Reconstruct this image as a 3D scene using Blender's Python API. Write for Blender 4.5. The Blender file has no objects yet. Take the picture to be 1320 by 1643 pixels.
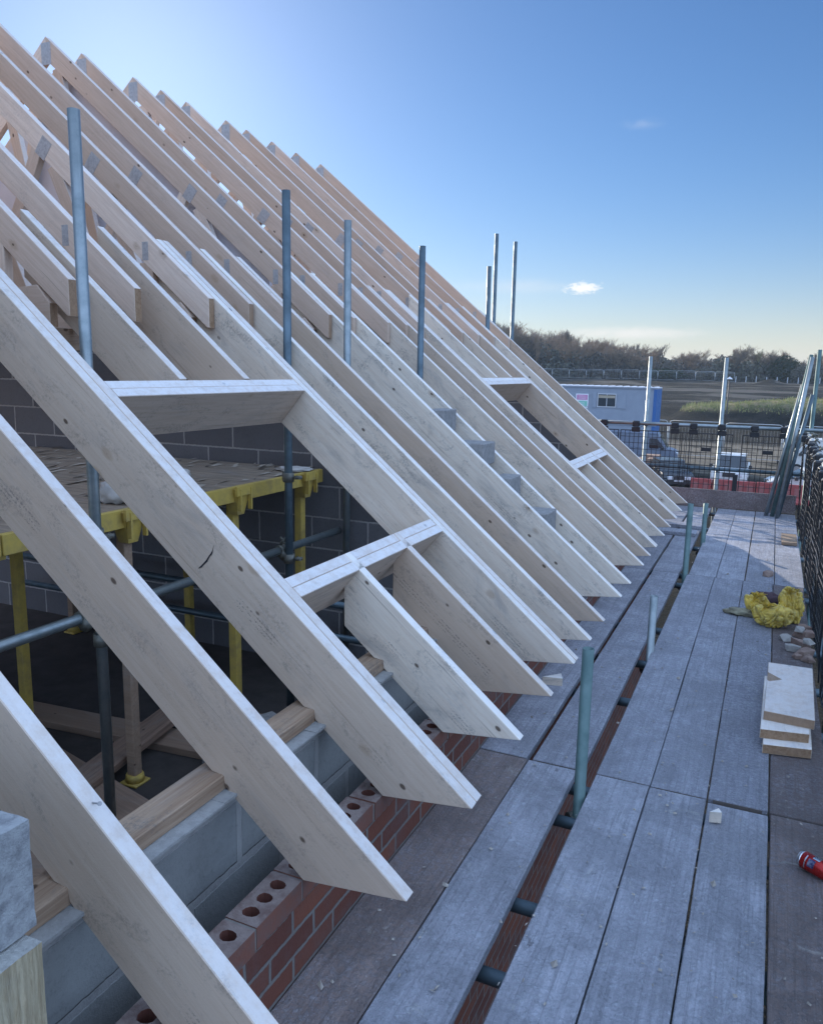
import bpy, bmesh, math, random
from mathutils import Vector, Matrix, noise
R = math.radians
rnd = random.Random(7)
sc = bpy.context.scene
SUN_EL, SKY, SUN, EXPO, HAZE = 20.0, .102, 5.0, 0.15, .00042
COL = sc.collection

# ------------------------------------------------------------------ camera
cd = bpy.data.cameras.new('camera'); cam = bpy.data.objects.new('camera', cd); COL.objects.link(cam)
M3 = Matrix(((0.91052692, -0.09034201, 0.40345886), (0.41302159, 0.15435034, -0.89754617), (0.01881211, 0.98387717, 0.17785334)))
cam.matrix_world = Matrix.Translation((0, 0, 1.725)) @ M3.to_4x4()
cd.sensor_fit = 'HORIZONTAL'; cd.sensor_width = 36; cd.lens = 36 * 1274.05 / 1320
cd.clip_start = .05; cd.clip_end = 6000
sc.camera = cam

# ------------------------------------------------------------------ node helpers
def newmat(name):
    m = bpy.data.materials.new(name); m.use_nodes = True
    nt = m.node_tree; nt.nodes.clear()
    out = nt.nodes.new('ShaderNodeOutputMaterial'); b = nt.nodes.new('ShaderNodeBsdfPrincipled')
    nt.links.new(b.outputs[0], out.inputs[0])
    return m, nt, b
class N:
    def __init__(s, nt): s.nt = nt
    def n(s, t, **k):
        x = s.nt.nodes.new(t)
        for a, v in k.items(): setattr(x, a, v)
        return x
    def link(s, a, b): s.nt.links.new(a, b)
    def setin(s, node, name, v):
        i = node.inputs[name]
        if hasattr(v, 'is_linked') or isinstance(v, bpy.types.NodeSocket): s.link(v, i)
        else: i.default_value = v
    def noise(s, vec, scale, detail=4, rough=.55, dist=0):
        x = s.n('ShaderNodeTexNoise'); s.link(vec, x.inputs['Vector'])
        x.inputs['Scale'].default_value = scale; x.inputs['Detail'].default_value = detail
        x.inputs['Roughness'].default_value = rough; x.inputs['Distortion'].default_value = dist
        return x.outputs[0]
    def vscale(s, vec, sx, sy, sz):
        x = s.n('ShaderNodeVectorMath', operation='MULTIPLY'); s.link(vec, x.inputs[0]); x.inputs[1].default_value = (sx, sy, sz); return x.outputs[0]
    def vadd(s, a, b):
        x = s.n('ShaderNodeVectorMath', operation='ADD'); s.link(a, x.inputs[0]); s.link(b, x.inputs[1]); return x.outputs[0]
    def math(s, op, a, b=0., clamp=False):
        x = s.n('ShaderNodeMath', operation=op, use_clamp=clamp)
        for i, v in enumerate((a, b)):
            if isinstance(v, (int, float)): x.inputs[i].default_value = v
            else: s.link(v, x.inputs[i])
        return x.outputs[0]
    def ramp(s, fac, a, b, va=0., vb=1.):
        x = s.n('ShaderNodeMapRange', interpolation_type='SMOOTHSTEP'); s.link(fac, x.inputs[0])
        x.inputs[1].default_value = a; x.inputs[2].default_value = b; x.inputs[3].default_value = va; x.inputs[4].default_value = vb
        return x.outputs[0]
    def mix(s, fac, a, b, bt='MIX'):
        x = s.n('ShaderNodeMix', data_type='RGBA', blend_type=bt)
        for i, v in ((0, fac), (6, a), (7, b)):
            if isinstance(v, (int, float)): x.inputs[i].default_value = v
            elif isinstance(v, tuple): x.inputs[i].default_value = (*v, 1) if len(v) == 3 else v
            else: s.link(v, x.inputs[i])
        return x.outputs[2]
    def bump(s, h, strength, dist, bsdf, prev=None):
        x = s.n('ShaderNodeBump'); x.inputs['Strength'].default_value = strength; x.inputs['Distance'].default_value = dist
        s.link(h, x.inputs['Height'])
        if prev is not None: s.link(prev, x.inputs['Normal'])
        if bsdf: s.link(x.outputs[0], bsdf.inputs['Normal'])
        return x.outputs[0]
    def objco(s):
        t = s.n('ShaderNodeTexCoord'); return t.outputs['Object']
    def rndv(s):
        o = s.n('ShaderNodeObjectInfo'); m = s.math('MULTIPLY', o.outputs['Random'], 137.3)
        c = s.n('ShaderNodeCombineXYZ'); s.link(m, c.inputs[0]); s.link(m, c.inputs[1]); s.link(m, c.inputs[2])
        return c.outputs[0], o.outputs['Random']

def wood(name, pale, dark, knots=True, dirt=.3, grain=1., rough=.72, stamps=False, frost_toplight=0.):
    m, nt, b = newmat(name); q = N(nt)
    co = q.objco(); off, r = q.rndv(); v = q.vadd(co, off)
    g1 = q.noise(q.vscale(v, 1.1, 20, 20), 3.2, 5, .6, .6)
    g2 = q.noise(q.vscale(v, 2.5, 90, 90), 3, 3, .6, .2)
    base = q.mix(q.ramp(g1, .3, .72), pale, dark)
    base = q.mix(q.math('MULTIPLY', q.ramp(g2, .45, .85), .22 * grain), base, tuple(c * .62 for c in dark))
    # board to board tone
    tone = q.mix(r, (1.06, 1.06, 1.06), (.74, .66, .61)); base = q.mix(1., base, tone, 'MULTIPLY')
    big = q.noise(q.vscale(v, .9, 3, 3), 2.2, 5, .7, .8)
    base = q.mix(q.math('MULTIPLY', q.ramp(big, .5, .78), dirt), base, (.30, .285, .27))
    sp = q.noise(v, 60, 3, .7); base = q.mix(q.math('MULTIPLY', q.ramp(sp, .62, .75), .28), base, (.2, .17, .13))
    st = q.noise(q.vscale(v, .55, 26, 26), 3, 3, .5, .3); base = q.mix(q.math('MULTIPLY', q.ramp(st, .66, .74), .5), base, (.22, .16, .11))
    ml = q.noise(q.vscale(v, 1.6, 3.2, 3.2), 2.6, 7, .8, .5); mo = q.noise(v, 95, 3, .8)
    base = q.mix(q.math('MULTIPLY', q.math('MULTIPLY', q.ramp(ml, .50, .64), q.ramp(mo, .38, .62)), dirt * .9), base, (.14, .135, .13))
    base = q.mix(q.math('MULTIPLY', q.ramp(r, .45, .8), .35), base, (.50, .37, .27))
    if knots:
        vb = q.n('ShaderNodeTexVoronoi', feature='F1'); q.link(q.vscale(v, 7.5, 13, 13), vb.inputs['Vector']); vb.inputs['Scale'].default_value = 1.0
        pick = q.n('ShaderNodeSeparateXYZ'); q.link(vb.outputs['Color'], pick.inputs[0])
        base = q.mix(q.math('MULTIPLY', q.math('MULTIPLY', q.ramp(vb.outputs['Distance'], .07, .13, 1, 0), q.ramp(pick.outputs[0], .66, .70)), .85), base, (.07, .04, .025))
        vo = q.n('ShaderNodeTexVoronoi', feature='F1'); q.link(q.vscale(v, 2.8, 5.2, 5.2), vo.inputs['Vector']); vo.inputs['Scale'].default_value = 1.0
        d = vo.outputs['Distance']
        wob = q.noise(v, 40, 2)
        d2 = q.math('ADD', d, q.math('MULTIPLY', q.math('SUBTRACT', wob, .5), .06))
        base = q.mix(q.math('MULTIPLY', q.ramp(d2, .06, .13, 1, 0), .4), base, (.36, .23, .13))
        base = q.mix(q.math('MULTIPLY', q.ramp(d2, .022, .042, 1, 0), .8), base, (.07, .04, .022))
    if stamps:
        # smudgy grader's ink: rows of broken marks in patches
        w = q.n('ShaderNodeTexBrick'); q.link(q.vscale(v, 38, 0, 0), w.inputs['Vector'])
        sx = q.n('ShaderNodeSeparateXYZ'); q.link(co, sx.inputs[0])
        band = q.math('MULTIPLY', q.ramp(sx.outputs[2], -.165, -.16), q.ramp(sx.outputs[2], -.125, -.12, 1, 0))
        rows = q.ramp(q.math('SINE', q.math('MULTIPLY', sx.outputs[2], 420.)), .1, .4)
        lump = q.ramp(q.noise(q.vscale(v, 1, .01, .01), 2.0, 1), .56, .6)
        ch = q.ramp(q.noise(q.vscale(v, 1, .2, 1), 150, 2, .8), .5, .56)
        mk = q.math('MULTIPLY', q.math('MULTIPLY', band, rows), q.math('MULTIPLY', lump, ch))
        base = q.mix(q.math('MULTIPLY', mk, .55), base, (.10, .09, .09))
    if frost_toplight:   # sky-lit brightness of up-facing edges painted in as a frosty white
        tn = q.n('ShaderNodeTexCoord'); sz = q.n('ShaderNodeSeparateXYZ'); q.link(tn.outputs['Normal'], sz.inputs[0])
        ff = q.math('MULTIPLY', q.ramp(sz.outputs[2], .6, .9), q.ramp(q.noise(v, 24, 5, .7), .3, .62, .55, 1.)); base = q.mix(q.math('MULTIPLY', ff, frost_toplight), base, (.86, .88, .90))
    q.link(base, b.inputs['Base Color']); b.inputs['Roughness'].default_value = rough
    b.inputs['Specular IOR Level'].default_value = .25
    h = q.math('ADD', q.math('MULTIPLY', g2, .6), q.noise(v, 220, 2))
    q.bump(h, .35, .0015, b)
    return m

def plain(name, colr, rough=.6, metal=0., var=.25, vs=14, bump=.0, dark=None, spec=.5):
    m, nt, b = newmat(name); q = N(nt); co = q.objco(); off, r = q.rndv(); v = q.vadd(co, off)
    n1 = q.noise(v, vs, 5, .65)
    c = q.mix(q.math('MULTIPLY', q.ramp(n1, .35, .75), var), colr, dark or tuple(x * .45 for x in colr))
    q.link(c, b.inputs['Base Color']); b.inputs['Metallic'].default_value = metal
    q.link(q.ramp(n1, .2, .8, max(rough - .12, .05), min(rough + .15, 1)), b.inputs['Roughness']); b.inputs['Specular IOR Level'].default_value = spec
    if bump: q.bump(q.noise(v, vs * 6, 4), .6, bump, b)
    return m

def masonry(name, axis, bw, bh, mort, c1, c2, cm, bump=.004, pit=60, dirt=(.1, .1, .1), dirtf=.25):
    m, nt, b = newmat(name); q = N(nt)
    g = q.n('ShaderNodeNewGeometry'); s = q.n('ShaderNodeSeparateXYZ'); q.link(g.outputs['Position'], s.inputs[0])
    c = q.n('ShaderNodeCombineXYZ'); q.link(s.outputs[0 if axis == 'x' else 1], c.inputs[0]); q.link(s.outputs[2], c.inputs[1])
    w = q.noise(g.outputs['Position'], 9, 3); w2 = q.noise(g.outputs['Position'], 45, 2)
    wv = q.n('ShaderNodeCombineXYZ'); q.link(q.math('MULTIPLY', q.math('SUBTRACT', w, .5), .012), wv.inputs[0]); q.link(q.math('MULTIPLY', q.math('SUBTRACT', w2, .5), .010), wv.inputs[1])
    uv = q.vadd(c.outputs[0], wv.outputs[0])
    t = q.n('ShaderNodeTexBrick', offset=.5); q.link(uv, t.inputs['Vector'])
    t.inputs['Scale'].default_value = 1; t.inputs['Brick Width'].default_value = bw; t.inputs['Row Height'].default_value = bh
    t.inputs['Mortar Size'].default_value = mort; t.inputs['Mortar Smooth'].default_value = .25
    t.inputs['Color1'].default_value = (*c1, 1); t.inputs['Color2'].default_value = (*c2, 1); t.inputs['Mortar'].default_value = (*cm, 1); t.inputs['Bias'].default_value = 0
    n1 = q.noise(g.outputs['Position'], 3.5, 6, .7); col = q.mix(q.math('MULTIPLY', q.ramp(n1, .45, .75), dirtf), t.outputs[0], dirt)
    n2 = q.noise(g.outputs['Position'], pit, 4, .75); col = q.mix(q.math('MULTIPLY', q.ramp(n2, .5, .75), .35), col, tuple(x * .4 for x in c1))
    q.link(col, b.inputs['Base Color']); b.inputs['Roughness'].default_value = .9; b.inputs['Specular IOR Level'].default_value = .2
    h = q.math('ADD', q.math('MULTIPLY', t.outputs['Fac'], -1.), q.math('MULTIPLY', n2, .7))
    q.bump(h, .8, bump, b)
    return m

W_RAFT = wood('spruce_rafter', (.80, .715, .60), (.71, .60, .48), stamps=True, dirt=.6, frost_toplight=.5)
W_TRUSS = wood('spruce_truss', (.78, .635, .52), (.67, .52, .41), dirt=.2, frost_toplight=.4)  # slightly orange wood, with the ridge's warm backscatter also mixed into the colour
W_HEAD = wood('spruce_header', (.74, .65, .56), (.62, .52, .42), dirt=.6, frost_toplight=.62)
W_END = wood('cut_end_grain', (.40, .27, .17), (.27, .17, .10), knots=False, dirt=.2)
W_PLATE = wood('treated_wall_plate', (.42, .31, .22), (.26, .17, .11), dirt=.7)
W_PLY = wood('site_plywood', (.44, .37, .28), (.17, .14, .11), knots=False, dirt=.8, grain=1.6)
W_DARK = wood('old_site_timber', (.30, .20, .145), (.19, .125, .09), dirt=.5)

def board_mat(name, a, b_, frost_toplight):
    m, nt, b = newmat(name); q = N(nt); co = q.objco(); off, r = q.rndv(); v = q.vadd(co, off)
    g1 = q.noise(q.vscale(v, 16, .8, 16), 3, 6, .65, .5)
    g2 = q.noise(v, 3.2, 6, .75, .6); g3 = q.noise(v, 58, 5, .75, .4); g4 = q.noise(v, 150, 2, .8); g5 = q.noise(q.vscale(v, 1.6, .7, 1), 9, 6, .72, .15)
    c = q.mix(q.ramp(g1, .3, .7), a, b_)
    c = q.mix(1., c, q.mix(r, (1.12, 1.10, 1.10), (.62, .61, .64)), 'MULTIPLY')
    c = q.mix(q.math('MULTIPLY', q.ramp(g2, .42, .62), .6), c, tuple(x * .5 for x in a))
    c = q.mix(q.math('MULTIPLY', q.ramp(g5, .46, .64), .55), c, tuple(x * .6 for x in a))
    fr = q.math('MULTIPLY', q.ramp(g3, .38, .66), q.ramp(g2, .3, .6, 1., .4))
    c = q.mix(q.math('MULTIPLY', fr, frost_toplight), c, (.62, .66, .74))
    c = q.mix(q.math('MULTIPLY', q.ramp(g4, .68, .76), .6), c, (.72, .73, .76))
    c = q.mix(q.math('MULTIPLY', q.ramp(q.noise(q.vscale(v, 1, .5, 1), 22, 3, .6), .70, .74), .6), c, (.09, .085, .09))
    c = q.mix(q.math('MULTIPLY', q.ramp(q.noise(v, 5.5, 7, .8, 1.4), .58, .68), .4), c, (.52, .52, .47))
    g6 = q.noise(q.vscale(v, 60, 1.2, 60), 2, 3, .6, .3); c = q.mix(q.math('MULTIPLY', q.ramp(g6, .53, .68), .5), c, tuple(x * .5 for x in a))
    q.link(c, b.inputs['Base Color']); b.inputs['Roughness'].default_value = .75; b.inputs['Specular IOR Level'].default_value = .35
    h = q.math('ADD', q.math('MULTIPLY', q.ramp(g3, .45, .7), .30), q.math('ADD', q.math('MULTIPLY', g4, .12), q.math('ADD', q.math('MULTIPLY', g1, .3), q.math('MULTIPLY', g5, .9))))
    q.bump(h, 1., .010, b)
    return m
B_GREY = board_mat('weathered_scaffold_board', (.35, .36, .40), (.23, .235, .265), .62)
B_BROWN = board_mat('brown_scaffold_board', (.24, .19, .17), (.16, .125, .115), .3)

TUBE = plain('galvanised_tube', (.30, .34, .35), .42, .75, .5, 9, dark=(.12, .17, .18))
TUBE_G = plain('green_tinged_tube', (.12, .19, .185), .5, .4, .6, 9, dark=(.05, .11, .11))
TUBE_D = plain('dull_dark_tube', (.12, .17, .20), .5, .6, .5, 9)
STEEL = plain('zinc_nail_plate', (.46, .45, .45), .5, .35, .5, 60, .0006)
COUP = plain('dirty_coupler', (.22, .22, .19), .6, .6, .6, 30, .001)
BLACKP = plain('black_plastic', (.018, .02, .024), .38, 0, .2, 20)
WHITEP = plain('pale_tape', (.62, .62, .60), .5, 0, .3, 20)
YEL = plain('yellow_formwork_paint', (.58, .42, .09), .6, 0, .8, 14, .0008, dark=(.36, .26, .10))
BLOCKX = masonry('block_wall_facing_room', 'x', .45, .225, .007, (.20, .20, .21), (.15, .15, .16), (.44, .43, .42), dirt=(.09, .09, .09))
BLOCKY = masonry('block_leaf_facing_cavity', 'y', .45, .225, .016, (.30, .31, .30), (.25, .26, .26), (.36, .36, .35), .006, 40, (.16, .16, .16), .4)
BRICKY = masonry('red_brick_face', 'y', .225, .075, .007, (.21, .078, .050), (.13, .052, .04), (.20, .185, .17), .007, 60, (.13, .10, .095), .8)
BRICKX = masonry('red_brick_gable_face', 'x', .225, .075, .008, (.34, .085, .05), (.24, .06, .04), (.38, .34, .30), .005, 70, (.15, .06, .05), .35)
BRICKTOP = plain('brick_bed_face', (.25, .20, .18), .95, 0, .9, 22, .006, dark=(.13, .08, .07))
BRICKHOLE = plain('brick_perforation', (.14, .05, .035), .95, 0, .3, 30)
CBLOCK = plain('aerated_block', (.36, .37, .37), .95, 0, .8, 40, .006, dark=(.16, .16, .17))
SBLOCK = plain('step_block_grey', (.30, .29, .28), .95, 0, .6, 30, .006, dark=(.14, .14, .14))
PANEL = plain('spandrel_panel_board', (.58, .56, .60), .85, 0, .15, 3)
DRYWALL = plain('pale_plaster', (.6, .58, .54), .8, 0, .4, 10, .002)

# ------------------------------------------------------------------ geometry helpers
def wm(o):
    return (wm(o.parent) @ o.matrix_basis) if o.parent else o.matrix_basis.copy()
def mesh_obj(name, bm, mats, parent=None, matrix=None, smooth=False):
    me = bpy.data.meshes.new(name); bmesh.ops.recalc_face_normals(bm, faces=bm.faces[:]) if not smooth == 'raw' else None
    bm.to_mesh(me); bm.free()
    for m in (mats if isinstance(mats, (list, tuple)) else [mats]): me.materials.append(m)
    if smooth:
        for p in me.polygons: p.use_smooth = True
    o = bpy.data.objects.new(name, me); COL.objects.link(o)
    M = matrix or Matrix.Identity(4)
    if parent is not None:
        o.parent = parent; M = wm(parent).inverted() @ M
    o.matrix_basis = M
    return o
def tag(o, label=None, cat=None, group=None, kind=None):
    if label: o['label'] = label
    if cat: o['category'] = cat
    if group: o['group'] = group
    if kind: o['kind'] = kind
    return o
def thing(name, loc, label, cat, group=None):
    o = bpy.data.objects.new(name, None); COL.objects.link(o); o.location = loc; o.empty_display_size = .1
    return tag(o, label, cat, group)
def copy_tree(o, delta=(0, 0, 0), parent=None, label=None):
    c = o.copy(); COL.objects.link(c)
    if parent is not None: c.parent = parent
    for ch in list(o.children): copy_tree(ch, (0, 0, 0), c)
    if parent is None: c.location = Vector(o.location) + Vector(delta)
    if label: c['label'] = label
    return c
def add_box(bm, x0, x1, y0, y1, z0, z1, mat=0, bev=0.):
    vs = [bm.verts.new(p) for p in ((x0, y0, z0), (x1, y0, z0), (x1, y1, z0), (x0, y1, z0), (x0, y0, z1), (x1, y0, z1), (x1, y1, z1), (x0, y1, z1))]
    fs = [bm.faces.new([vs[i] for i in f]) for f in ((0, 3, 2, 1), (4, 5, 6, 7), (0, 1, 5, 4), (1, 2, 6, 5), (2, 3, 7, 6), (3, 0, 4, 7))]
    for f in fs: f.material_index = mat
    if bev: bmesh.ops.bevel(bm, geom=list({e for f in fs for e in f.edges}), offset=bev, segments=1, affect='EDGES')
    return fs
def box(name, x0, x1, y0, y1, z0, z1, mat, parent=None, bev=0.):
    bm = bmesh.new(); c = Vector(((x0 + x1) / 2, (y0 + y1) / 2, z0)); add_box(bm, x0 - c.x, x1 - c.x, y0 - c.y, y1 - c.y, 0, z1 - z0, 0, bev)
    return mesh_obj(name, bm, mat, parent, Matrix.Translation(c))
def add_cyl(bm, p0, p1, r, n=12, mat=0, hollow=0., r2=None, cap=True):
    p0 = Vector(p0); p1 = Vector(p1); d = (p1 - p0).normalized(); a = d.orthogonal().normalized(); b = d.cross(a)
    r2 = r if r2 is None else r2
    def ring(p, rr): return [bm.verts.new(p + (a * math.cos(2 * math.pi * i / n) + b * math.sin(2 * math.pi * i / n)) * rr) for i in range(n)]
    A = ring(p0, r); B = ring(p1, r2); fs = []
    for i in range(n): fs.append(bm.faces.new((A[i], A[(i + 1) % n], B[(i + 1) % n], B[i])))
    if hollow:
        A2 = ring(p0, r - hollow); B2 = ring(p1, r2 - hollow)
        for i in range(n):
            j = (i + 1) % n
            fs.append(bm.faces.new((A2[j], A2[i], B2[i], B2[j]))); fs.append(bm.faces.new((B[i], B[j], B2[j], B2[i]))); fs.append(bm.faces.new((A[j], A[i], A2[i], A2[j])))
    elif cap: fs.append(bm.faces.new(A[::-1])); fs.append(bm.faces.new(B))
    for f in fs: f.material_index = mat; f.smooth = len(f.verts) == 4
    return fs

def member(name, pts, axis, y0, th, mats, parent=None, endfaces=(), bev=.0025):
    """a flat timber: polygon pts in world (x,z) extruded in +Y from y0; local X runs along axis (grain)"""
    ax = Vector((axis[0], 0, axis[1])).normalized(); nz = Vector((-ax.z, 0, ax.x))
    if nz.z < 0: nz = -nz
    ly = nz.cross(ax); o = Vector((pts[0][0], y0 + th / 2, pts[0][1]))
    M = Matrix((ax, ly, nz)).transposed().to_4x4(); M.translation = o; Mi = M.inverted()
    bm = bmesh.new()
    A = [bm.verts.new(Mi @ Vector((x, y0, z))) for x, z in pts]; B = [bm.verts.new(Mi @ Vector((x, y0 + th, z))) for x, z in pts]
    n = len(pts); bm.faces.new(A); bm.faces.new(B[::-1])
    for i in range(n):
        f = bm.faces.new((A[(i + 1) % n], A[i], B[i], B[(i + 1) % n]))
        if i in endfaces: f.material_index = 1
    if bev: bmesh.ops.bevel(bm, geom=bm.edges[:], offset=bev, segments=1, affect='EDGES', clamp_overlap=True)
    return mesh_obj(name, bm, mats, parent, M)
def strip(p0, p1, w0, w1):
    """rectangle between world xz points p0,p1 spanning offsets w0..w1 perpendicular"""
    d = Vector((p1[0] - p0[0], p1[1] - p0[1])).normalized(); n = Vector((-d.y, d.x))
    f = lambda p, w: (p[0] + n.x * w, p[1] + n.y * w)
    return [f(p0, w0), f(p1, w0), f(p1, w1), f(p0, w1)]

# ------------------------------------------------------------------ roof geometry
TH = R(40); C40, S40, T40 = math.cos(TH), math.sin(TH), math.tan(TH)
XT, ZT = -.77, .325                       # rafter tip
def zt(x): return ZT + (XT - x) * T40     # top line of the roof
DEP = .235; TK = .047
XR = -5.395; ZR = zt(XR)
SL = (-C40, S40)
def tp(x, dn=0.): return (x + -S40 * dn, zt(x) - C40 * dn)   # point dn below the top line, perpendicular
def rafter_pts(x0, x1, birds=True, tail=True, plumb_lo=False):
    P = []
    if tail:
        P.append((XT, ZT)); lo = (XT - .305, ZT - .022 - .0)
        # lower corner of the tail cut on the underside line
        xl = XT - .225 * C40 - DEP * S40; zl = ZT + .225 * S40 - DEP * C40
        P.append((xl, zl))
    else:
        P.append((x0, zt(x0))); P.append((x0 - S40 * DEP, zt(x0) - C40 * DEP))
    if birds:
        hx, hz = -1.36, .55
        zb = zt(hx) - DEP / C40; P.append((hx, zb)); P.append((hx, hz))
        xb = XT - (hz + DEP / C40 - ZT) / T40; P.append((xb, hz))
    P.append((x1, zt(x1) - DEP / C40)); P.append((x1, zt(x1)))
    return P
XU = -3.27
G_R = 'loose rafters fixed up the roof slope'
lab = {
 1.195: ('nearest thick rafter crossing the bottom left corner past the grey block',),
 1.745: ('second long rafter from the camera with a bare tail over the wide board seam',),
}
def rafter(y, x0=None, x1=XU, birds=True, tail=True, label='', name='rafter', group=G_R):
    p = rafter_pts(x0, x1, birds, tail); n = len(p)
    o = member(name, p, SL, y, TK, [W_RAFT, W_END], None, endfaces=(n - 2,) + ((0,) if tail else ()))
    return tag(o, label, 'rafter', group)
LONG = [
 (.62, 'roof rafter nearest the camera, mostly outside the lower left corner'),
 (1.165, 'nearest long rafter in view, crossing the bottom left corner beside the grey block'),
 (1.732, 'long rafter with small knots ending in a bare tail, second from the bottom left'),
 (2.236, 'long rafter with a dark split by the big roof opening, near ply'),
 (3.675, 'long grey-stained rafter forming the far side of the big roof opening, front ply'),
 (3.727, 'far ply of the doubled rafter beside the big roof opening'),
 (4.055, 'smooth tan long rafter next beyond the doubled rafter of the big opening'),
 (4.416, 'grainy long rafter with an orange knot, second beyond the big roof opening'),
 (4.972, 'brown stained long rafter just before the stepped block party wall'),
 (5.328, 'grey long rafter just beyond the stepped block party wall'),
 (5.901, 'long rafter with a knot at its tail, second beyond the stepped party wall'),
 (6.251, 'long mottled rafter just before the doubled rafter of the far roof opening'),
 (6.60, 'near ply of the doubled rafter on the near side of the far roof opening'),
 (6.651, 'far ply of the doubled rafter on the near side of the far roof opening'),
 (8.034, 'near ply of the doubled rafter on the far side of the far roof opening'),
 (8.085, 'far ply of the doubled rafter on the far side of the far roof opening'),
 (8.538, 'long rafter second from the far end of the roof'),
 (9.094, 'last long rafter at the far end of the roof against the trees'),
]
for y, l in LONG: rafter(y, label=l)
rafter(2.285, label='far ply of the doubled rafter on the near side of the big roof opening')
_r2 = [o for o in COL.objects if o.get('label', '').startswith('long rafter with a dark split')][0]
bm = bmesh.new(); L_ = [(-1.776, 1.090, .0004), (-1.781, 1.070, .0012), (-1.786, 1.060, .0022), (-1.798, 1.046, .0018), (-1.808, 1.030, .0026), (-1.825, 1.014, .002), (-1.835, 1.004, .0024), (-1.847, .997, .0006)]
A_ = [(bm.verts.new((x - w, 0, z + w)), bm.verts.new((x + w, 0, z - w))) for x, z, w in L_]
for p, q_ in zip(A_, A_[1:]): bm.faces.new((p[0], p[1], q_[1], q_[0]))
mesh_obj('split', bm, plain('dark_split', (.02, .02, .025), .9), _r2, Matrix.Translation((0, 2.2345, 0)), smooth='raw')
# jacks below / above the two openings
for y, l in ((2.775, 'short tail rafter nearest the camera below the big opening header'), (3.24, 'second short tail rafter below the big opening header'),
             (7.115, 'short tail rafter nearer the camera below the far opening header'), (7.564, 'farther short tail rafter below the far opening header')):
    rafter(y, x1=-1.545, label=l, name='jack_rafter', group='short rafters below the opening headers')
for y, l in ((2.775, 'upper cut rafter with knots landing on the big opening header, nearer one'), (3.24, 'upper cut rafter landing on the big opening header, farther one'),
             (7.115, 'upper cut rafter landing on the far opening header, nearer one'), (7.564, 'upper cut rafter landing on the far opening header, farther one')):
    x0 = -2.362
    p = [(x0, zt(x0)), (x0 - S40 * DEP, zt(x0) - C40 * DEP), (XU, zt(XU) - DEP / C40), (XU, zt(XU))]
    o = member('jack_rafter', p, SL, y, TK, [W_RAFT, W_END], None, endfaces=(0, 2)); tag(o, l, 'rafter', 'cut rafters above the opening headers')
# double headers
def header(xa, y0, y1, label, tk=.0425):
    t = thing('opening_header', (xa, (y0 + y1) / 2, zt(xa) - DEP), label, 'header beam', 'doubled timber headers across the roof openings')
    for k in range(2):
        bm = bmesh.new(); w = .046
        # local frame: X along world Y (grain), Y along slope, Z normal
        add_box(bm, -(y1 - y0) / 2, (y1 - y0) / 2, 0, w, -DEP + .004 * k, -.003 * k, 0, .0025)
        xx = xa + C40 * (w + .0015) * (1 - k) - C40 * 0
        ex = Vector((0, 1, 0)); nz = Vector((S40, 0, C40)); ey = nz.cross(ex)
        M = Matrix((ex, ey, nz)).transposed().to_4x4(); M.translation = Vector((xx, (y0 + y1) / 2, zt(xx)))
        mesh_obj('timber_ply', bm, W_HEAD, t, M)
    return t
header(-2.325, 2.334, 3.673, 'doubled header across the top of the big near roof opening')
header(-1.51, 2.334, 3.673, 'doubled header across the bottom of the big near roof opening')
header(-2.325, 6.70, 8.032, 'doubled header across the top of the far roof opening')
header(-1.51, 6.70, 8.032, 'doubled header across the bottom of the far roof opening')
# far slope rafters (mirror)
def mx(p): return [(2 * XR - x, z) for x, z in p]
ys_far = [.62, 1.165, 1.732, 2.236, 2.775, 3.24, 3.675, 4.055, 4.416, 4.972, 5.328, 5.901, 6.251, 6.651, 7.115, 7.564, 8.085, 8.538, 9.094]
p0 = mx(rafter_pts(0, XU)); 
far0 = member('rafter', p0, (C40, S40), 0, TK, [W_RAFT, W_END]); first = True
for i, y in enumerate(ys_far):
    o = far0 if first else far0.copy()
    if not first: COL.objects.link(o)
    first = False; o.location.y = y + TK / 2
    tag(o, 'loose rafter on the hidden far slope, glimpsed between the trusses', 'rafter', 'rafters of the hidden far slope')

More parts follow.
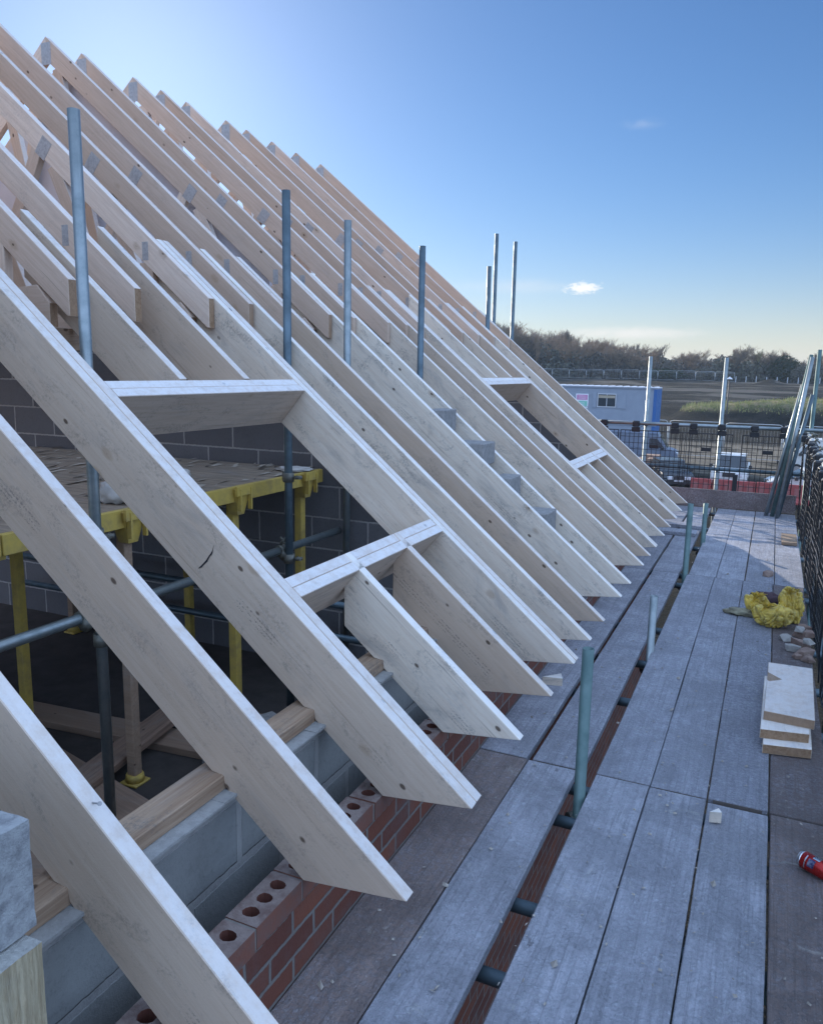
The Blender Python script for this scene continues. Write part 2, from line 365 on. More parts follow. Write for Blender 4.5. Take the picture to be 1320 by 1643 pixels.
# ------------------------------------------------------------------ trusses
XE = -2.868; CH = .132
def make_truss(y, label, endm=None):
    t = thing('roof_truss', (XR, y, 1.86), label, 'roof truss', 'cap roof trusses up to the ridge')
    v = CH / C40; k = .047
    for s in (0, 1):
        f = (lambda p: p) if s == 0 else mx
        pts = f([(XR, ZR), (XE, zt(XE)), (XE, zt(XE) - v + .012), (XE - .014, zt(XE - .014) - v), (XR, ZR - v)])
        member('top_chord', pts, SL if s == 0 else (C40, S40), y, k, [W_TRUSS, endm or W_END], t, endfaces=(1,))
        # webs and posts
        zb = 2.055
        for (a, b, w) in (((-3.30, zb), (-3.30, zt(-3.3) - v + .01), .09), ((-3.98, zt(-3.98) - v + .01), (-3.62, zb), .085), ((-4.10, zt(-4.10) - v + .01), (-4.62, zb), .085), ((-5.30, ZR - v - .07), (-4.85, zb), .085)):
            pts = strip(a, b, -w / 2, w / 2); ax = (b[0] - a[0], b[1] - a[1])
            if s: pts = mx(pts); ax = (-ax[0], ax[1])
            member('web', pts, ax, y + .001, k - .002, W_TRUSS, t)
        # pressed nail plates on the near face
        for (cx, cz, lx, lz, an) in ((-3.30, zt(-3.30) - .10, .042, .10, 0), (-4.04, zt(-4.04) - .11, .09, .11, 1), (-3.62, 2.03, .14, .1, 0), (-4.74, 2.03, .2, .1, 0)):
            bm = bmesh.new(); add_box(bm, -lx / 2, lx / 2, 0, .0012, -lz / 2, lz / 2)
            for i in range(int(lx / .018)):
                for j in range(int(lz / .03)):
                    X = -lx / 2 + .012 + i * .018; Z = -lz / 2 + .015 + j * .03; add_box(bm, X - .002, X + .002, -.0006, .0, Z - .008, Z + .008)
            a = 0 if not an else (TH if not s else -TH)
            M = Matrix.Translation(((cx if not s else 2 * XR - cx), y - .0015, cz)) @ Matrix.Rotation(a, 4, 'Y')
            mesh_obj('nail_plate', bm, STEEL, t, M)
    bm = bmesh.new(); add_box(bm, -.05, .05, 0, .0012, -.08, .08)
    mesh_obj('nail_plate', bm, STEEL, t, Matrix.Translation((XR, y - .0015, ZR - .125)))
    xb = -3.06
    member('bottom_chord', [(xb, zt(xb) - v - .01), (-2.99, zt(-2.99) - v - .03), (-2.99, 1.88), (2 * XR + 2.99, 1.88), (2 * XR + 2.99, zt(-2.99) - v - .03), (2 * XR - xb, zt(xb) - v - .01), (2 * XR + 3.14, 2.055), (-3.14, 2.055)][:2] + [(-2.99, 1.88), (2 * XR + 2.99, 1.88), (2 * XR + 2.99, zt(-2.99) - v - .03), (2 * XR - xb, zt(xb) - v - .01), (2 * XR + 3.2, 2.055), (-3.2, 2.055)], (1, 0), y + .0005, k - .001, [W_TRUSS, W_END], t, endfaces=(1,))
    return t
TY = [(.565, 'roof truss nearest the camera, outside the left edge'), (1.11, 'second roof truss from the camera, beyond the left edge'), (1.68, 'third roof truss, off the left edge'), (2.18, 'roof truss at the left edge beside the big opening'),
      (2.66, 'first roof truss whose cut chord end shows, at the left edge above the big opening'), (3.06, 'second truss with a visible cut chord end, just right of the tall left pole'),
      (3.62, 'truss with cut end above the middle of the big opening header'), (3.99, 'truss whose cut end lies just right of the big opening header'), (4.36, 'truss with its cut end just left of the second tall pole'),
      (4.915, 'truss just before the grey spandrel panel, its apex with a nail plate the leftmost peak'), (5.27, 'truss just beyond the grey spandrel panel, second ridge peak from the left'),
      (5.845, 'third ridge peak from the left after a wide gap'), (6.195, 'fourth ridge peak from the left'), (6.545, 'fifth ridge peak from the left'), (7.155, 'sixth ridge peak from the left, after a wide gap'),
      (7.505, 'seventh ridge peak from the left'), (7.98, 'eighth ridge peak from the left'), (8.48, 'second to last ridge peak at the right'), (9.04, 'last ridge peak at the right end of the roof')]
T0 = make_truss(TY[0][0], TY[0][1])
T1 = None
for y, l in TY[1:]:
    if y > 5 and T1 is None:
        T1 = (make_truss(y, l, W_TRUSS), y); continue
    if y > 5:
        copy_tree(T1[0], (0, y - T1[1], 0), None, 'roof truss at the ' + l if 'truss' not in l else l); continue
    copy_tree(T0, (0, y - TY[0][0], 0), None, l if 'truss' in l else 'roof truss at the ' + l)
# header timber carrying the truss feet
o = mesh_obj('support_beam', (lambda bm: (add_box(bm, -2.15, 2.15, -.05, .05, 0, .1, 0, .003), bm)[1])(bmesh.new()), [W_PLATE], None, Matrix.Translation((-3.06, 2.55, 1.778)) @ Matrix.Rotation(R(90), 4, 'Z'))
tag(o, 'short timber beam carrying the truss feet at the left pole', 'beam')
# spandrel panel
bm = bmesh.new(); pts = [(XR, ZR - .19), (-3.42, zt(-3.42) - .19), (-3.42, 1.9), (2 * XR + 3.42, 1.9), (2 * XR + 3.42, zt(-3.42) - .19)]
A = [bm.verts.new((x - XR, -.02, z - 1.9)) for x, z in pts]; B = [bm.verts.new((x - XR, .02, z - 1.9)) for x, z in pts]
bm.faces.new(A); bm.faces.new(B[::-1])
for i in range(5): bm.faces.new((A[i], A[(i + 1) % 5], B[(i + 1) % 5], B[i]))
sp = thing('spandrel_panel', (XR, 5.03, 1.9), 'grey board spandrel panel closing the party line between trusses', 'panel')
mesh_obj('facing_board', bm, PANEL, sp, Matrix.Translation((XR, 5.03, 1.9)))
for i in range(1, 8):
    x = -3.42 - i * .5; zz = (zt(x) if x > XR else zt(2 * XR - x)) - .2
    box('stud', x - .02, x + .02, 5.052, 5.09, 1.91, zz, W_TRUSS, sp)

# ------------------------------------------------------------------ walls
GZ = -4.6
ZB = .288
def wall_box(name, x0, x1, y0, y1, z0, z1, mats, label, cat='wall'):
    return tag(box(name, x0, x1, y0, y1, z0, z1, mats), label, cat)
# brick outer leaf with a perforated top course
bw = thing('brick_wall', (-1.15, 4.3, GZ), 'red brick outer leaf of the house under the rafter tails, top course holes open', 'brick wall')
box('brickwork', -1.2, -1.1, -1.5, 9.46, GZ, ZB - .068, BRICKY, bw)
def perforated(bm, L, W, H):
    holes = []
    zt_ = H
    outer = [bm.verts.new(p) for p in ((-L / 2, -W / 2, zt_), (L / 2, -W / 2, zt_), (L / 2, W / 2, zt_), (-L / 2, W / 2, zt_))]
    edges = [bm.edges.new((outer[i], outer[(i + 1) % 4])) for i in range(4)]
    rings = []
    for cx in (-.063, 0, .063):
        top = [bm.verts.new((cx + (.0205 + .0018 * math.sin(a * 3 + cx * 90)) * math.cos(a), (.0245 + .0015 * math.cos(a * 2 + cx * 70)) * math.sin(a), zt_)) for a in [i * math.pi / 5 for i in range(10)]]
        edges += [bm.edges.new((top[i], top[(i + 1) % 10])) for i in range(10)]; rings.append(top)
    r = bmesh.ops.triangle_fill(bm, use_beauty=True, use_dissolve=False, edges=edges)
    for f in r['geom']:
        if isinstance(f, bmesh.types.BMFace):
            c = f.calc_center_median()
            f.material_index = 1
    dead = [f for f in bm.faces if any(set(f.verts) <= set(t) for t in rings)]
    bmesh.ops.delete(bm, geom=dead, context='FACES_ONLY')
    for top in rings:
        bot = [bm.verts.new((v.co.x, v.co.y, .002)) for v in top]
        for i in range(10):
            f = bm.faces.new((top[i], top[(i + 1) % 10], bot[(i + 1) % 10], bot[i])); f.material_index = 2
        f = bm.faces.new(bot); f.material_index = 2
    low = [bm.verts.new((v.co.x, v.co.y, 0)) for v in outer]
    for i in range(4): bm.faces.new((outer[i], outer[(i + 1) % 4], low[(i + 1) % 4], low[i]))
BRK = [plain('red_brick_stretcher', (.20, .078, .052), .9, 0, .8, 16, .003, dark=(.15, .11, .10)), BRICKTOP, BRICKHOLE]
bm = bmesh.new(); perforated(bm, .215, .1, .065); brick0 = mesh_obj('top_brick', bm, BRK, bw, Matrix.Translation((-1.15, 0, ZB - .065)) @ Matrix.Rotation(R(90), 4, 'Z'))
mort = bmesh.new()
for i in range(44):
    y = -.4 + i * .225
    o = brick0 if i == 0 else brick0.copy()
    if i: COL.objects.link(o); o.parent = bw
    o.matrix_basis = Matrix.Translation(-bw.location) @ Matrix.Translation((-1.15 + rnd.uniform(-.003, .003), y, ZB - .065 + rnd.uniform(-.0015, .0015))) @ Matrix.Rotation(R(90) + rnd.uniform(-.015, .015), 4, 'Z')
    add_box(mort, -.048, .0485, y + .1072, y + .1178, ZB - .066, ZB - .003 - .004 * rnd.random())
mesh_obj('mortar', mort, plain('mortar_joint', (.22, .2, .18), .95, 0, .4, 40, .003), bw, Matrix.Translation((-1.15, 0, 0)))
# inner block leaf + plate
wall_box('block_wall', -1.46, -1.362, -1.5, 9.26, GZ, .497, BLOCKY, 'blue grey block inner leaf under the wall plate')
wy = [-.9, 1.9, 4.76, 5.36, 9.25]
for y0, y1, l in ((-.9, 2.9, 'brown wall plate timber under the nearest rafters'), (2.905, 4.76, 'wall plate timber under the rafters before the party wall'), (5.22, 9.15, 'wall plate timber under the rafters of the far house')):
    bm = bmesh.new(); add_box(bm, -(y1 - y0) / 2, (y1 - y0) / 2, -.05, .05, 0, .0475, 0, .003)
    tag(mesh_obj('wall_plate', bm, W_PLATE, None, Matrix.Translation((-1.411, (y0 + y1) / 2, .5015)) @ Matrix.Rotation(R(90), 4, 'Z')), l, 'wall plate')
bm = bmesh.new()
for i in range(60):
    y = -.8 + i * .165; add_box(bm, -.002 - rnd.random() * .006, .05, y, y + .166, 0, .004 + rnd.random() * .006)
tag(mesh_obj('mortar_bed', bm, plain('pale_mortar_bed', (.34, .34, .33), .95, 0, .4, 30, .004), None, Matrix.Translation((-1.365, 0, .4935))), 'squeezed pale mortar bed under the wall plate', 'mortar')
# stepped party wall: room-side leaf and stepped upper blocks
def stepped(name, ya, yb, dx, mats, label, zmax, off):
    bm = bmesh.new(); z = GZ; xs = []
    add_box(bm, 2 * XR + 1.46, -1.46, ya, yb, GZ, .225)
    zc = .225
    while zc + .224 < zmax:
        x = XT - (zc + .225 + off - ZT) / T40
        add_box(bm, 2 * XR - x, x, ya, yb, zc + .001, zc + .225); zc += .225
    for f in bm.faces: f.material_index = 0
    o = mesh_obj(name, bm, mats); return tag(o, label, 'wall')
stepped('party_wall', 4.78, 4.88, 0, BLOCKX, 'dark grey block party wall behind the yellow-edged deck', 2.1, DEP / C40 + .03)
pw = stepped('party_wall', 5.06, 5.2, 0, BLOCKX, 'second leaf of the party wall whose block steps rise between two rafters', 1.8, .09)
# upper stepped loose blocks seen between rafters
for i, (px, pz) in enumerate(((-2.035, 1.452), (-1.74, 1.238), (-1.545, 1.02), (-1.285, .804))):
    t = tag(box('step_block', px - .13 - .09 * (i % 2), px, 5.03, 5.27, pz - .15, pz, SBLOCK, None, .006),
            ('uppermost', 'second', 'third', 'lowest')[i] + ' pale block of the stepped party wall top', 'block', 'step blocks on the party wall')
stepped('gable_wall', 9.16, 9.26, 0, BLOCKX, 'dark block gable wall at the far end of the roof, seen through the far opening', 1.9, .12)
g2 = stepped('gable_wall', 9.36, 9.46, 0, BRICKX, 'outer red brick leaf of the far gable', 1.9, .10)
wall_box('rear_wall', 2 * XR + 1.36, 2 * XR + 1.46, -1.5, 9.26, GZ, .497, BLOCKY, 'block wall on the far side of the house')
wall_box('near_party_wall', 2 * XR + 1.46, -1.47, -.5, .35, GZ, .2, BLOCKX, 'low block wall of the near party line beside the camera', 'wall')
# near gable: block and insulation batt at the lower left corner
def rough_block(name, x0, x1, y0, y1, z0, z1, mat, amp, fr, label, cat, cuts=14):
    bm = bmesh.new(); add_box(bm, x0, x1, y0, y1, z0, z1)
    bmesh.ops.subdivide_edges(bm, edges=bm.edges[:], cuts=cuts, use_grid_fill=True)
    c = Vector(((x0 + x1) / 2, (y0 + y1) / 2, z0))
    for v in bm.verts:
        n = noise.noise_vector(v.co * fr) ; v.co += n * amp; v.co -= c
    return tag(mesh_obj(name, bm, mat, None, Matrix.Translation(c), smooth=False), label, cat)
rough_block('concrete_block', -1.57, -1.128, .69, .892, .722, .932, CBLOCK, .0025, 30, 'pale pitted concrete block at the left edge in front of the nearest rafter', 'block', 18)
BATT, nt, b = newmat('mineral_wool'); q = N(nt); co = q.objco()
f1 = q.noise(q.vscale(co, 22, 22, 2.5), 3.5, 6, .7, .5); f2 = q.noise(co, 6, 4)
c = q.mix(q.ramp(f1, .3, .7), (.56, .48, .32), (.36, .28, .17)); c = q.mix(q.math('MULTIPLY', q.ramp(f2, .5, .7), .5), c, (.5, .47, .36))
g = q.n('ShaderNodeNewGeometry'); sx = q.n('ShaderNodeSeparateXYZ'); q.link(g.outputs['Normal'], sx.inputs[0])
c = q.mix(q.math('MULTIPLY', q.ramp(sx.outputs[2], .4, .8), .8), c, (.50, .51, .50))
q.link(c, b.inputs['Base Color']); b.inputs['Roughness'].default_value = 1; q.bump(f1, 1, .012, b)
rough_block('insulation_batt', -1.5, -1.092, .5, .872, .16, .716, BATT, .002, 26, 'fibrous yellow insulation batt in the lower left corner below the grey block', 'insulation', 22)

# ------------------------------------------------------------------ interior: floor, deck, props
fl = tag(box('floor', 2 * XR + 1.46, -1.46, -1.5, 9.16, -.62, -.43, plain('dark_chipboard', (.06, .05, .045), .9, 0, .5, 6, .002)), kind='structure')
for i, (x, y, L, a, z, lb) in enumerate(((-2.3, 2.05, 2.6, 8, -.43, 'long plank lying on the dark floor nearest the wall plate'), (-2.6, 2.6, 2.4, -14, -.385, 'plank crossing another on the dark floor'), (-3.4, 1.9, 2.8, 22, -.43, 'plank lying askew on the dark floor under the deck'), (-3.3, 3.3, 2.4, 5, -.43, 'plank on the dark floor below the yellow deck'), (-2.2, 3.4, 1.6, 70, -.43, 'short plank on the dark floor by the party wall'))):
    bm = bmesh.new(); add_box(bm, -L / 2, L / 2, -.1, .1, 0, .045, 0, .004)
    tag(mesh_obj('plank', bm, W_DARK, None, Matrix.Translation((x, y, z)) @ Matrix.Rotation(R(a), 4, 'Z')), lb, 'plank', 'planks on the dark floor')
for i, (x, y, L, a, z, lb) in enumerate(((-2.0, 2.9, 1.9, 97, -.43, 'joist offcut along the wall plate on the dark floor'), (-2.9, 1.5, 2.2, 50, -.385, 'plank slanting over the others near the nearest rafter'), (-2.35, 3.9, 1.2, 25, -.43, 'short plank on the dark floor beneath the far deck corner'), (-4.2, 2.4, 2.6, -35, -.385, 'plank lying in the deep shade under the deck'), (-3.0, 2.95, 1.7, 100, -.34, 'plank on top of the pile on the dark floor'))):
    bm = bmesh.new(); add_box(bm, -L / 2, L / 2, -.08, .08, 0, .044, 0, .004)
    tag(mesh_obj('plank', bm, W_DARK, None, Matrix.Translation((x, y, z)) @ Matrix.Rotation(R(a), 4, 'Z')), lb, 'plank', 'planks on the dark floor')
for i, (x, y, a, lb) in enumerate(((-2.15, 2.35, 20, 'grey block standing on the dark floor near the wall plate'), (-2.5, 3.35, 65, 'grey block on the dark floor under the deck edge'), (-1.8, 3.75, 10, 'grey block on the dark floor near the party wall'))):
    bm = bmesh.new(); add_box(bm, -.22, .22, -.05, .05, 0, .215, 0, .004)
    tag(mesh_obj('concrete_block', bm, SBLOCK, None, Matrix.Translation((x, y, -.43)) @ Matrix.Rotation(R(a), 4, 'Z')), lb, 'block', 'loose blocks on the dark floor')
dk = thing('crash_deck', (-4.2, 2.3, -.43), 'plywood working deck with yellow edge frame standing inside the house', 'deck')
for k in range(4):
    y0 = -.35 + k * 1.27
    box('deck_panel', -5.6, -2.835, y0, y0 + 1.262, 1.0, 1.028, W_PLY, dk, .002)
    box('edge_frame', -2.833, -2.80, y0, y0 + 1.262, .94, 1.03, YEL, dk, .003)
    box('end_frame', -5.6, -2.836, y0 + .005, y0 + .04, .915, .998, YEL, dk, .003)
def post(x, y, c=True):
    bm = bmesh.new(); add_box(bm, -.027, .027, -.027, .027, 0, 1.34, 0, .004)
    mesh_obj('leg', bm, YEL if rnd.random() < .75 else W_PLATE, dk, Matrix.Translation((x, y, -.43)))
    if c:
        bm = bmesh.new(); z0, z1 = .86, 1.02
        A = [bm.verts.new(p) for p in ((.03, -.032, z0), (.03, .032, z0), (-.03, .032, z0), (-.03, -.032, z0))]
        B = [bm.verts.new(p) for p in ((.055, -.075, z1), (.055, .075, z1), (-.055, .075, z1), (-.055, -.075, z1))]
        for i in range(4): bm.faces.new((A[i], A[(i + 1) % 4], B[(i + 1) % 4], B[i]))
        bm.faces.new(A[::-1]); bm.faces.new(B)
        for s in (-1, 1): add_box(bm, .05, .075, s * .05 - .006, s * .05 + .006, z0 + .03, z1)
        add_box(bm, .052, .07, -.08, .08, z1 - .04, z1 + .015)
        mesh_obj('leg_bracket', bm, YEL, dk, Matrix.Translation((x + .03, y, 0)))
    bm = bmesh.new(); add_box(bm, -.055, .055, -.055, .055, 0, .012, 0, .003); add_cyl(bm, (0, 0, .012), (0, 0, .05), .05, 10, 0, 0, .045)
    mesh_obj('foot', bm, YEL, dk, Matrix.Translation((x, y, -.429)))
for x, y in ((-2.86, 4.52), (-2.86, 3.78), (-2.86, 2.91), (-2.86, 2.05), (-3.9, 4.6), (-3.9, 3.13), (-3.9, 2.1), (-2.86, 1.2), (-5.0, 4.5), (-5.0, 3.1)): post(x, y, x > -3)
# mortar blob, tin, cloth on deck
def lump(name, loc, s, mat, label, cat, seed, fr=2.2, amp=.35, sub=3, group=None, parent=None):
    bm = bmesh.new(); bmesh.ops.create_icosphere(bm, subdivisions=sub, radius=1)
    for v in bm.verts:
        n = noise.noise(v.co * fr + Vector((seed * 7.1, seed, 0))); m = noise.noise(v.co * fr * 3 + Vector((0, seed * 3.3, 0)))
        v.co *= 1 + amp * n + amp * .35 * m
        v.co = Vector((v.co.x * s[0], v.co.y * s[1], max(v.co.z, -.72) * s[2] + .72 * s[2]))
    return tag(mesh_obj(name, bm, mat, parent, Matrix.Translation(loc), smooth=sub > 2), label, cat, group)
lump('rubble', (-3.35, 3.9, 1.03), (.07, .06, .03), DRYWALL, 'pale lump of rubble on the plywood deck', 'rubble', 3)
lump('rubble', (-2.98, 3.0, 1.03), (.10, .08, .07), DRYWALL, 'crumpled pale waste by the blue pole on the plywood deck', 'rubble', 5)
lump('rubble', (-3.9, 2.75, 1.03), (.06, .07, .04), DRYWALL, 'small pale stone on the far side of the plywood deck', 'rubble', 8)
lump('cloth', (-2.92, 4.55, 1.03), (.13, .10, .015), DRYWALL, 'pale folded cloth on the deck corner by the party wall', 'cloth', 9)

bm = bmesh.new(); r_ = random.Random(31)
for i in range(260):
    x = r_.uniform(-5.5, -2.86); y = r_.uniform(1.6, 4.68); L = r_.uniform(.02, .16); w = r_.uniform(.008, .04); z = 1.0305
    A = [bm.verts.new((x + dx, y + dy, z + dz)) for dx, dy, dz in ((0, 0, 0), (w, r_.uniform(-.01, .01), r_.uniform(0, .006)), (w * .8, L, r_.uniform(.002, .014)), (-w * .3, L * .8, r_.uniform(0, .01)))]
    f = bm.faces.new(A); f.material_index = r_.choice((0, 0, 1))
tag(mesh_obj('wood_flakes', bm, [plain('frosted_flakes', (.50, .44, .36), .9, 0, .5, 6), plain('dark_flakes', (.10, .08, .06), .9, 0, .5, 6)], smooth='raw'), kind='stuff')
# ------------------------------------------------------------------ tubes
def tube(p0, p1, label, mat=None, group=None, coup=(), r=.0242, seg=16):
    p0 = Vector(p0); p1 = Vector(p1); bm = bmesh.new(); add_cyl(bm, (0, 0, 0), p1 - p0, r, seg, 0, .004)
    o = mesh_obj('scaffold_tube', bm, mat or TUBE, None, Matrix.Translation(p0)); tag(o, label, 'scaffold tube', group)
    d = (p1 - p0).normalized()
    for t in coup:
        q_ = p0 + d * t; bm = bmesh.new(); add_cyl(bm, -d * .028, d * .028, .034, 12, 0, 0)
        a = d.orthogonal().normalized(); b_ = d.cross(a)
        add_cyl(bm, a * .03 - b_ * .03, a * .075 - b_ * .03, .011, 8); add_cyl(bm, b_ * .03 - a * .028, b_ * .03 + a * .028, .03, 10)
        add_cyl(bm, a * .055 + b_ * .02, a * .055 - b_ * .06, .008, 6)
        c = mesh_obj('coupler', bm, COUP, o, Matrix.Translation(q_))
    return o
tube((-2.615, 2.50, -.43), (-2.615, 2.50, 2.705), 'tall bluish pole inside the house, leftmost of the tall poles', coup=(1.42, .95, 2.05), mat=TUBE, group='poles rising through the roof timbers')
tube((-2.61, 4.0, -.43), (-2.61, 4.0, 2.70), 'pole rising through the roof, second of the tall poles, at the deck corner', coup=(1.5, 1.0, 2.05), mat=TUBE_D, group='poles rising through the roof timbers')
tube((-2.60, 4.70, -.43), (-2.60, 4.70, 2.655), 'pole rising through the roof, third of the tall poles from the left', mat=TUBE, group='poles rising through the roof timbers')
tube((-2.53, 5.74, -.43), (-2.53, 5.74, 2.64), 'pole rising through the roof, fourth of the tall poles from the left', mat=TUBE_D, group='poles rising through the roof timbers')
tube((-3.0, 8.7, -.43), (-3.02, 8.7, 2.86), 'shortest of the three distant thin poles at the end of the roof', mat=TUBE_D, group='poles rising through the roof timbers')
tube((-3.42, 10.1, GZ), (-3.42, 10.1, 3.44), 'tallest distant thin pole beyond the roof end, middle of three', mat=TUBE_D, group='poles beyond the gable')
tube((-3.26, 10.4, GZ), (-3.26, 10.4, 3.38), 'distant thin pole beyond the roof end, rightmost of three', mat=TUBE_D, group='poles beyond the gable')
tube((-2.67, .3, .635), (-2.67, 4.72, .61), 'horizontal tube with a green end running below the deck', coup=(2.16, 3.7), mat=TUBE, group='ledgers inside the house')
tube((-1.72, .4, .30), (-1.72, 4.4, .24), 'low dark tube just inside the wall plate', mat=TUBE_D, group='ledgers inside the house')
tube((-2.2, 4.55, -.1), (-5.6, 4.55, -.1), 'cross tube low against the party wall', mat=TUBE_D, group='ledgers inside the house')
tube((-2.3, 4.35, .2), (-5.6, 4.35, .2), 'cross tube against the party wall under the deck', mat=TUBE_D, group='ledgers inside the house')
# inner standards at the slot
for (x, y, z, l, m) in ((-.590, 3.07, .632, 'green stub pole nearest the camera in the gap between the boards', TUBE_G), (-.572, 4.98, .36, 'second stub pole in the board gap', TUBE), (-.578, 7.17, .62, 'third stub pole in the board gap, by the rafter tails', TUBE_G), (-.548, 8.64, .41, 'farthest stub pole in the board gap', TUBE_G)):
    tube((x, y, GZ), (x, y, z), l, m, 'stub poles in the gap between the boards', coup=(-GZ - .13,))
tube((-.523, -1.5, -.115), (-.523, 11.1, -.115), 'long ledger under the inner boards beside the gap', TUBE_D, 'ledgers under the scaffold boards')
tube((.44, -1.5, -.115), (.44, 11.2, -.115), 'long ledger under the outer edge of the scaffold', TUBE_D, 'ledgers under the scaffold boards')
for i, (y, z) in enumerate(((-.6, -.062), (.7, -.062), (1.74, -.062), (2.03, -.075), (2.36, -.062), (2.97, -.085), (3.2, -.062), (4.25, -.062), (4.92, -.075), (5.6, -.062), (6.95, -.062), (7.3, -.062), (8.55, -.062), (9.7, -.062), (10.85, -.062))):
    tube((-1.09, y, z), (.5, y, z), 'transom tube under the scaffold boards', TUBE_D, 'transoms under the boards')
tube((-.6, -1.5, -2.1), (-.6, 11.1, -2.1), 'lower lift ledger along the brick wall', TUBE_D, 'ledgers of the lower lift')
# outer standards
for (x, y, z, l) in ((.47, 1.2, 1.3, 'outer pole behind the camera on the mesh side'), (.47, 3.1, 1.15, 'outer pole on the mesh side nearest the camera'), (.47, 5.2, 1.13, 'outer pole on the mesh side beside the timber stack'), (.47, 8.0, 1.12, 'outer pole behind the mesh near the bags'), (.455, 11.2, 2.05, 'tall corner pole at the far right end of the scaffold'), (.62, 10.6, 1.98, 'tall pole cut by the right edge of the picture')):
    tube((x, y, GZ), (x, y, z), l, TUBE_G, 'outer poles of the scaffold', coup=(-GZ + 1.0,) if y > 8 else ())
for (x, y, z, l) in ((-1.545, 11.13, 1.945, 'left upright of the end guard rail in front of the blue cabins'), (-.60, 11.13, 1.94, 'right upright of the end guard rail before the lamp post'), (-2.6, 11.13, 1.2, 'end guard rail upright hidden behind the roof')):
    tube((x, y, GZ), (x - .005, y, z), l, TUBE, 'uprights of the end guard rail', coup=(-GZ + 1.06,))
tube((-2.9, 11.08, 1.055), (.62, 11.08, 1.062), 'top rail tube of the end guard rail', TUBE, 'guard rail tubes')
tube((-2.9, 11.10, .5), (.62, 11.10, .5), 'middle rail tube of the end guard rail', TUBE_D, 'guard rail tubes')
tube((.425, 1.0, 1.005), (.425, 11.3, 1.005), 'top rail tube above the black mesh on the right', TUBE, 'guard rail tubes', coup=(9.2, 8.4, 7.3, 6.5))
tube((.43, 1.0, .5), (.43, 11.3, .5), 'middle rail tube behind the black mesh', TUBE_D, 'guard rail tubes')
# leaning bundle
for i, (xb, yb, xt, yt, zt_, l) in enumerate(((.03, 10.72, .30, 10.95, 1.62, 'leftmost leaning tube of the bundle in the scaffold corner'), (.10, 10.70, .36, 10.98, 1.98, 'front leaning tube of the bundle in the scaffold corner'), (.155, 10.62, .37, 10.85, 1.95, 'thickest looking leaning tube in the corner bundle'), (.17, 10.75, .42, 11.02, 1.5, 'short leaning tube at the back of the corner bundle'))):
    tube((xb, yb, 0.002), (xt, yt, zt_), l, (TUBE, TUBE_G, TUBE, TUBE_D)[i], 'tubes leaning in the far right corner')

# ------------------------------------------------------------------ scaffold boards
BAND = plain('hoop_iron_band', (.25, .22, .2), .6, .6, .6, 30)
def board(x0, x1, y0, y1, z, mat, label, rot=0., n=10):
    t = thing('scaffold_board', ((x0 + x1) / 2, (y0 + y1) / 2, z - .038), label, 'scaffold board', 'scaffold boards of the walkway'); t.rotation_euler = (0, 0, 0)
    bm = bmesh.new(); w = x1 - x0; L = y1 - y0; add_box(bm, -w / 2, w / 2, -L / 2, L / 2, 0, .038)
    long_e = [e for e in bm.edges if abs(e.verts[0].co.y - e.verts[1].co.y) > 1e-4]
    bmesh.ops.subdivide_edges(bm, edges=long_e, cuts=24, use_grid_fill=True)
    sd = rnd.random() * 50
    for v in bm.verts:
        nn = noise.noise(Vector((sd, v.co.y * 1.1, 0))); nx = noise.noise(Vector((sd + 9, v.co.y * 3, v.co.x)))
        v.co.z += nn * .0025; v.co.x += nx * .0022 + (v.co.y / L) * rot
    M = Matrix.Translation(((x0 + x1) / 2, (y0 + y1) / 2, z - .038))
    e = [e for e in bm.edges if len(e.link_faces) == 2 and e.calc_face_angle(0) > 1.0]
    bmesh.ops.bevel(bm, geom=e, offset=.003, segments=1, affect='EDGES')
    mesh_obj('plank', bm, mat, t, M)
    for s in (-1, 1):
        bm = bmesh.new(); ye = s * (L / 2 + .0005)
        add_box(bm, -w / 2 + .02, w / 2 - .02, min(ye, ye + s * .0012), max(ye, ye + s * .0012), .003, .034)
        mesh_obj('end_band', bm, BAND, t, M)
    return t
RN = ('near bay', 'middle bay', 'far bay')
cols = [
 [(-1.096, -.868), (-.863, -.645), (-.560, -.338), (-.333, -.108), (-.101, .126), (.134, .360)],
 [(-1.098, -.877), (-.848, -.626), (-.560, -.335), (-.331, -.107), (-.102, .124), (.131, .357)],
 [(-1.10, -.875), (-.852, -.628), (-.548, -.325), (-.321, -.098), (-.088, .135), (.142, .365)]]
desc = ['against the brick wall under the rafter tails', 'between the wall board and the open gap', 'just right of the open gap', 'second right of the open gap', 'second from the mesh', 'next to the black mesh']
ys = [(-.63, 3.262), (3.272, 7.14), (7.152, 10.99)]
for b_ in range(3):
    for c_ in range(6):
        x0, x1 = cols[b_][c_]; y0, y1 = ys[b_]; dz = (0, 0, 0, -.002, -.006 if b_ == 0 else 0, -.004)[c_]
        board(x0, x1, y0 + (-.008 if c_ == 4 and b_ == 0 else 0), y1 + rnd.uniform(-.004, .001) + (-.015 if c_ == 4 and b_ == 0 else 0), dz, B_BROWN if (c_ == 5 and b_ < 2) or (b_ == 0 and c_ == 0) else B_GREY,
              'grey scaffold board of the %s %s' % (RN[b_], desc[c_]), (0, .0, 0, 0, 0, 0)[c_])
for i, (y, x0, x1, l) in enumerate(((8.86, -1.05, -.64, 'short board laid crossways by the last rafters, nearer one'), (9.32, -1.1, -.62, 'short board laid crossways by the last rafters, farther one'))):
    bm = bmesh.new(); add_box(bm, x0, x1, y, y + .21, .002, .04, 0, .003)
    tag(mesh_obj('short_board', bm, B_GREY), l, 'board', 'short boards by the last rafters')
tag(box('short_board', .20, .345, 8.9, 9.4, .003, .036, W_PLATE, None, .003), 'short brown board lying beside the mesh in the sunny strip', 'board')
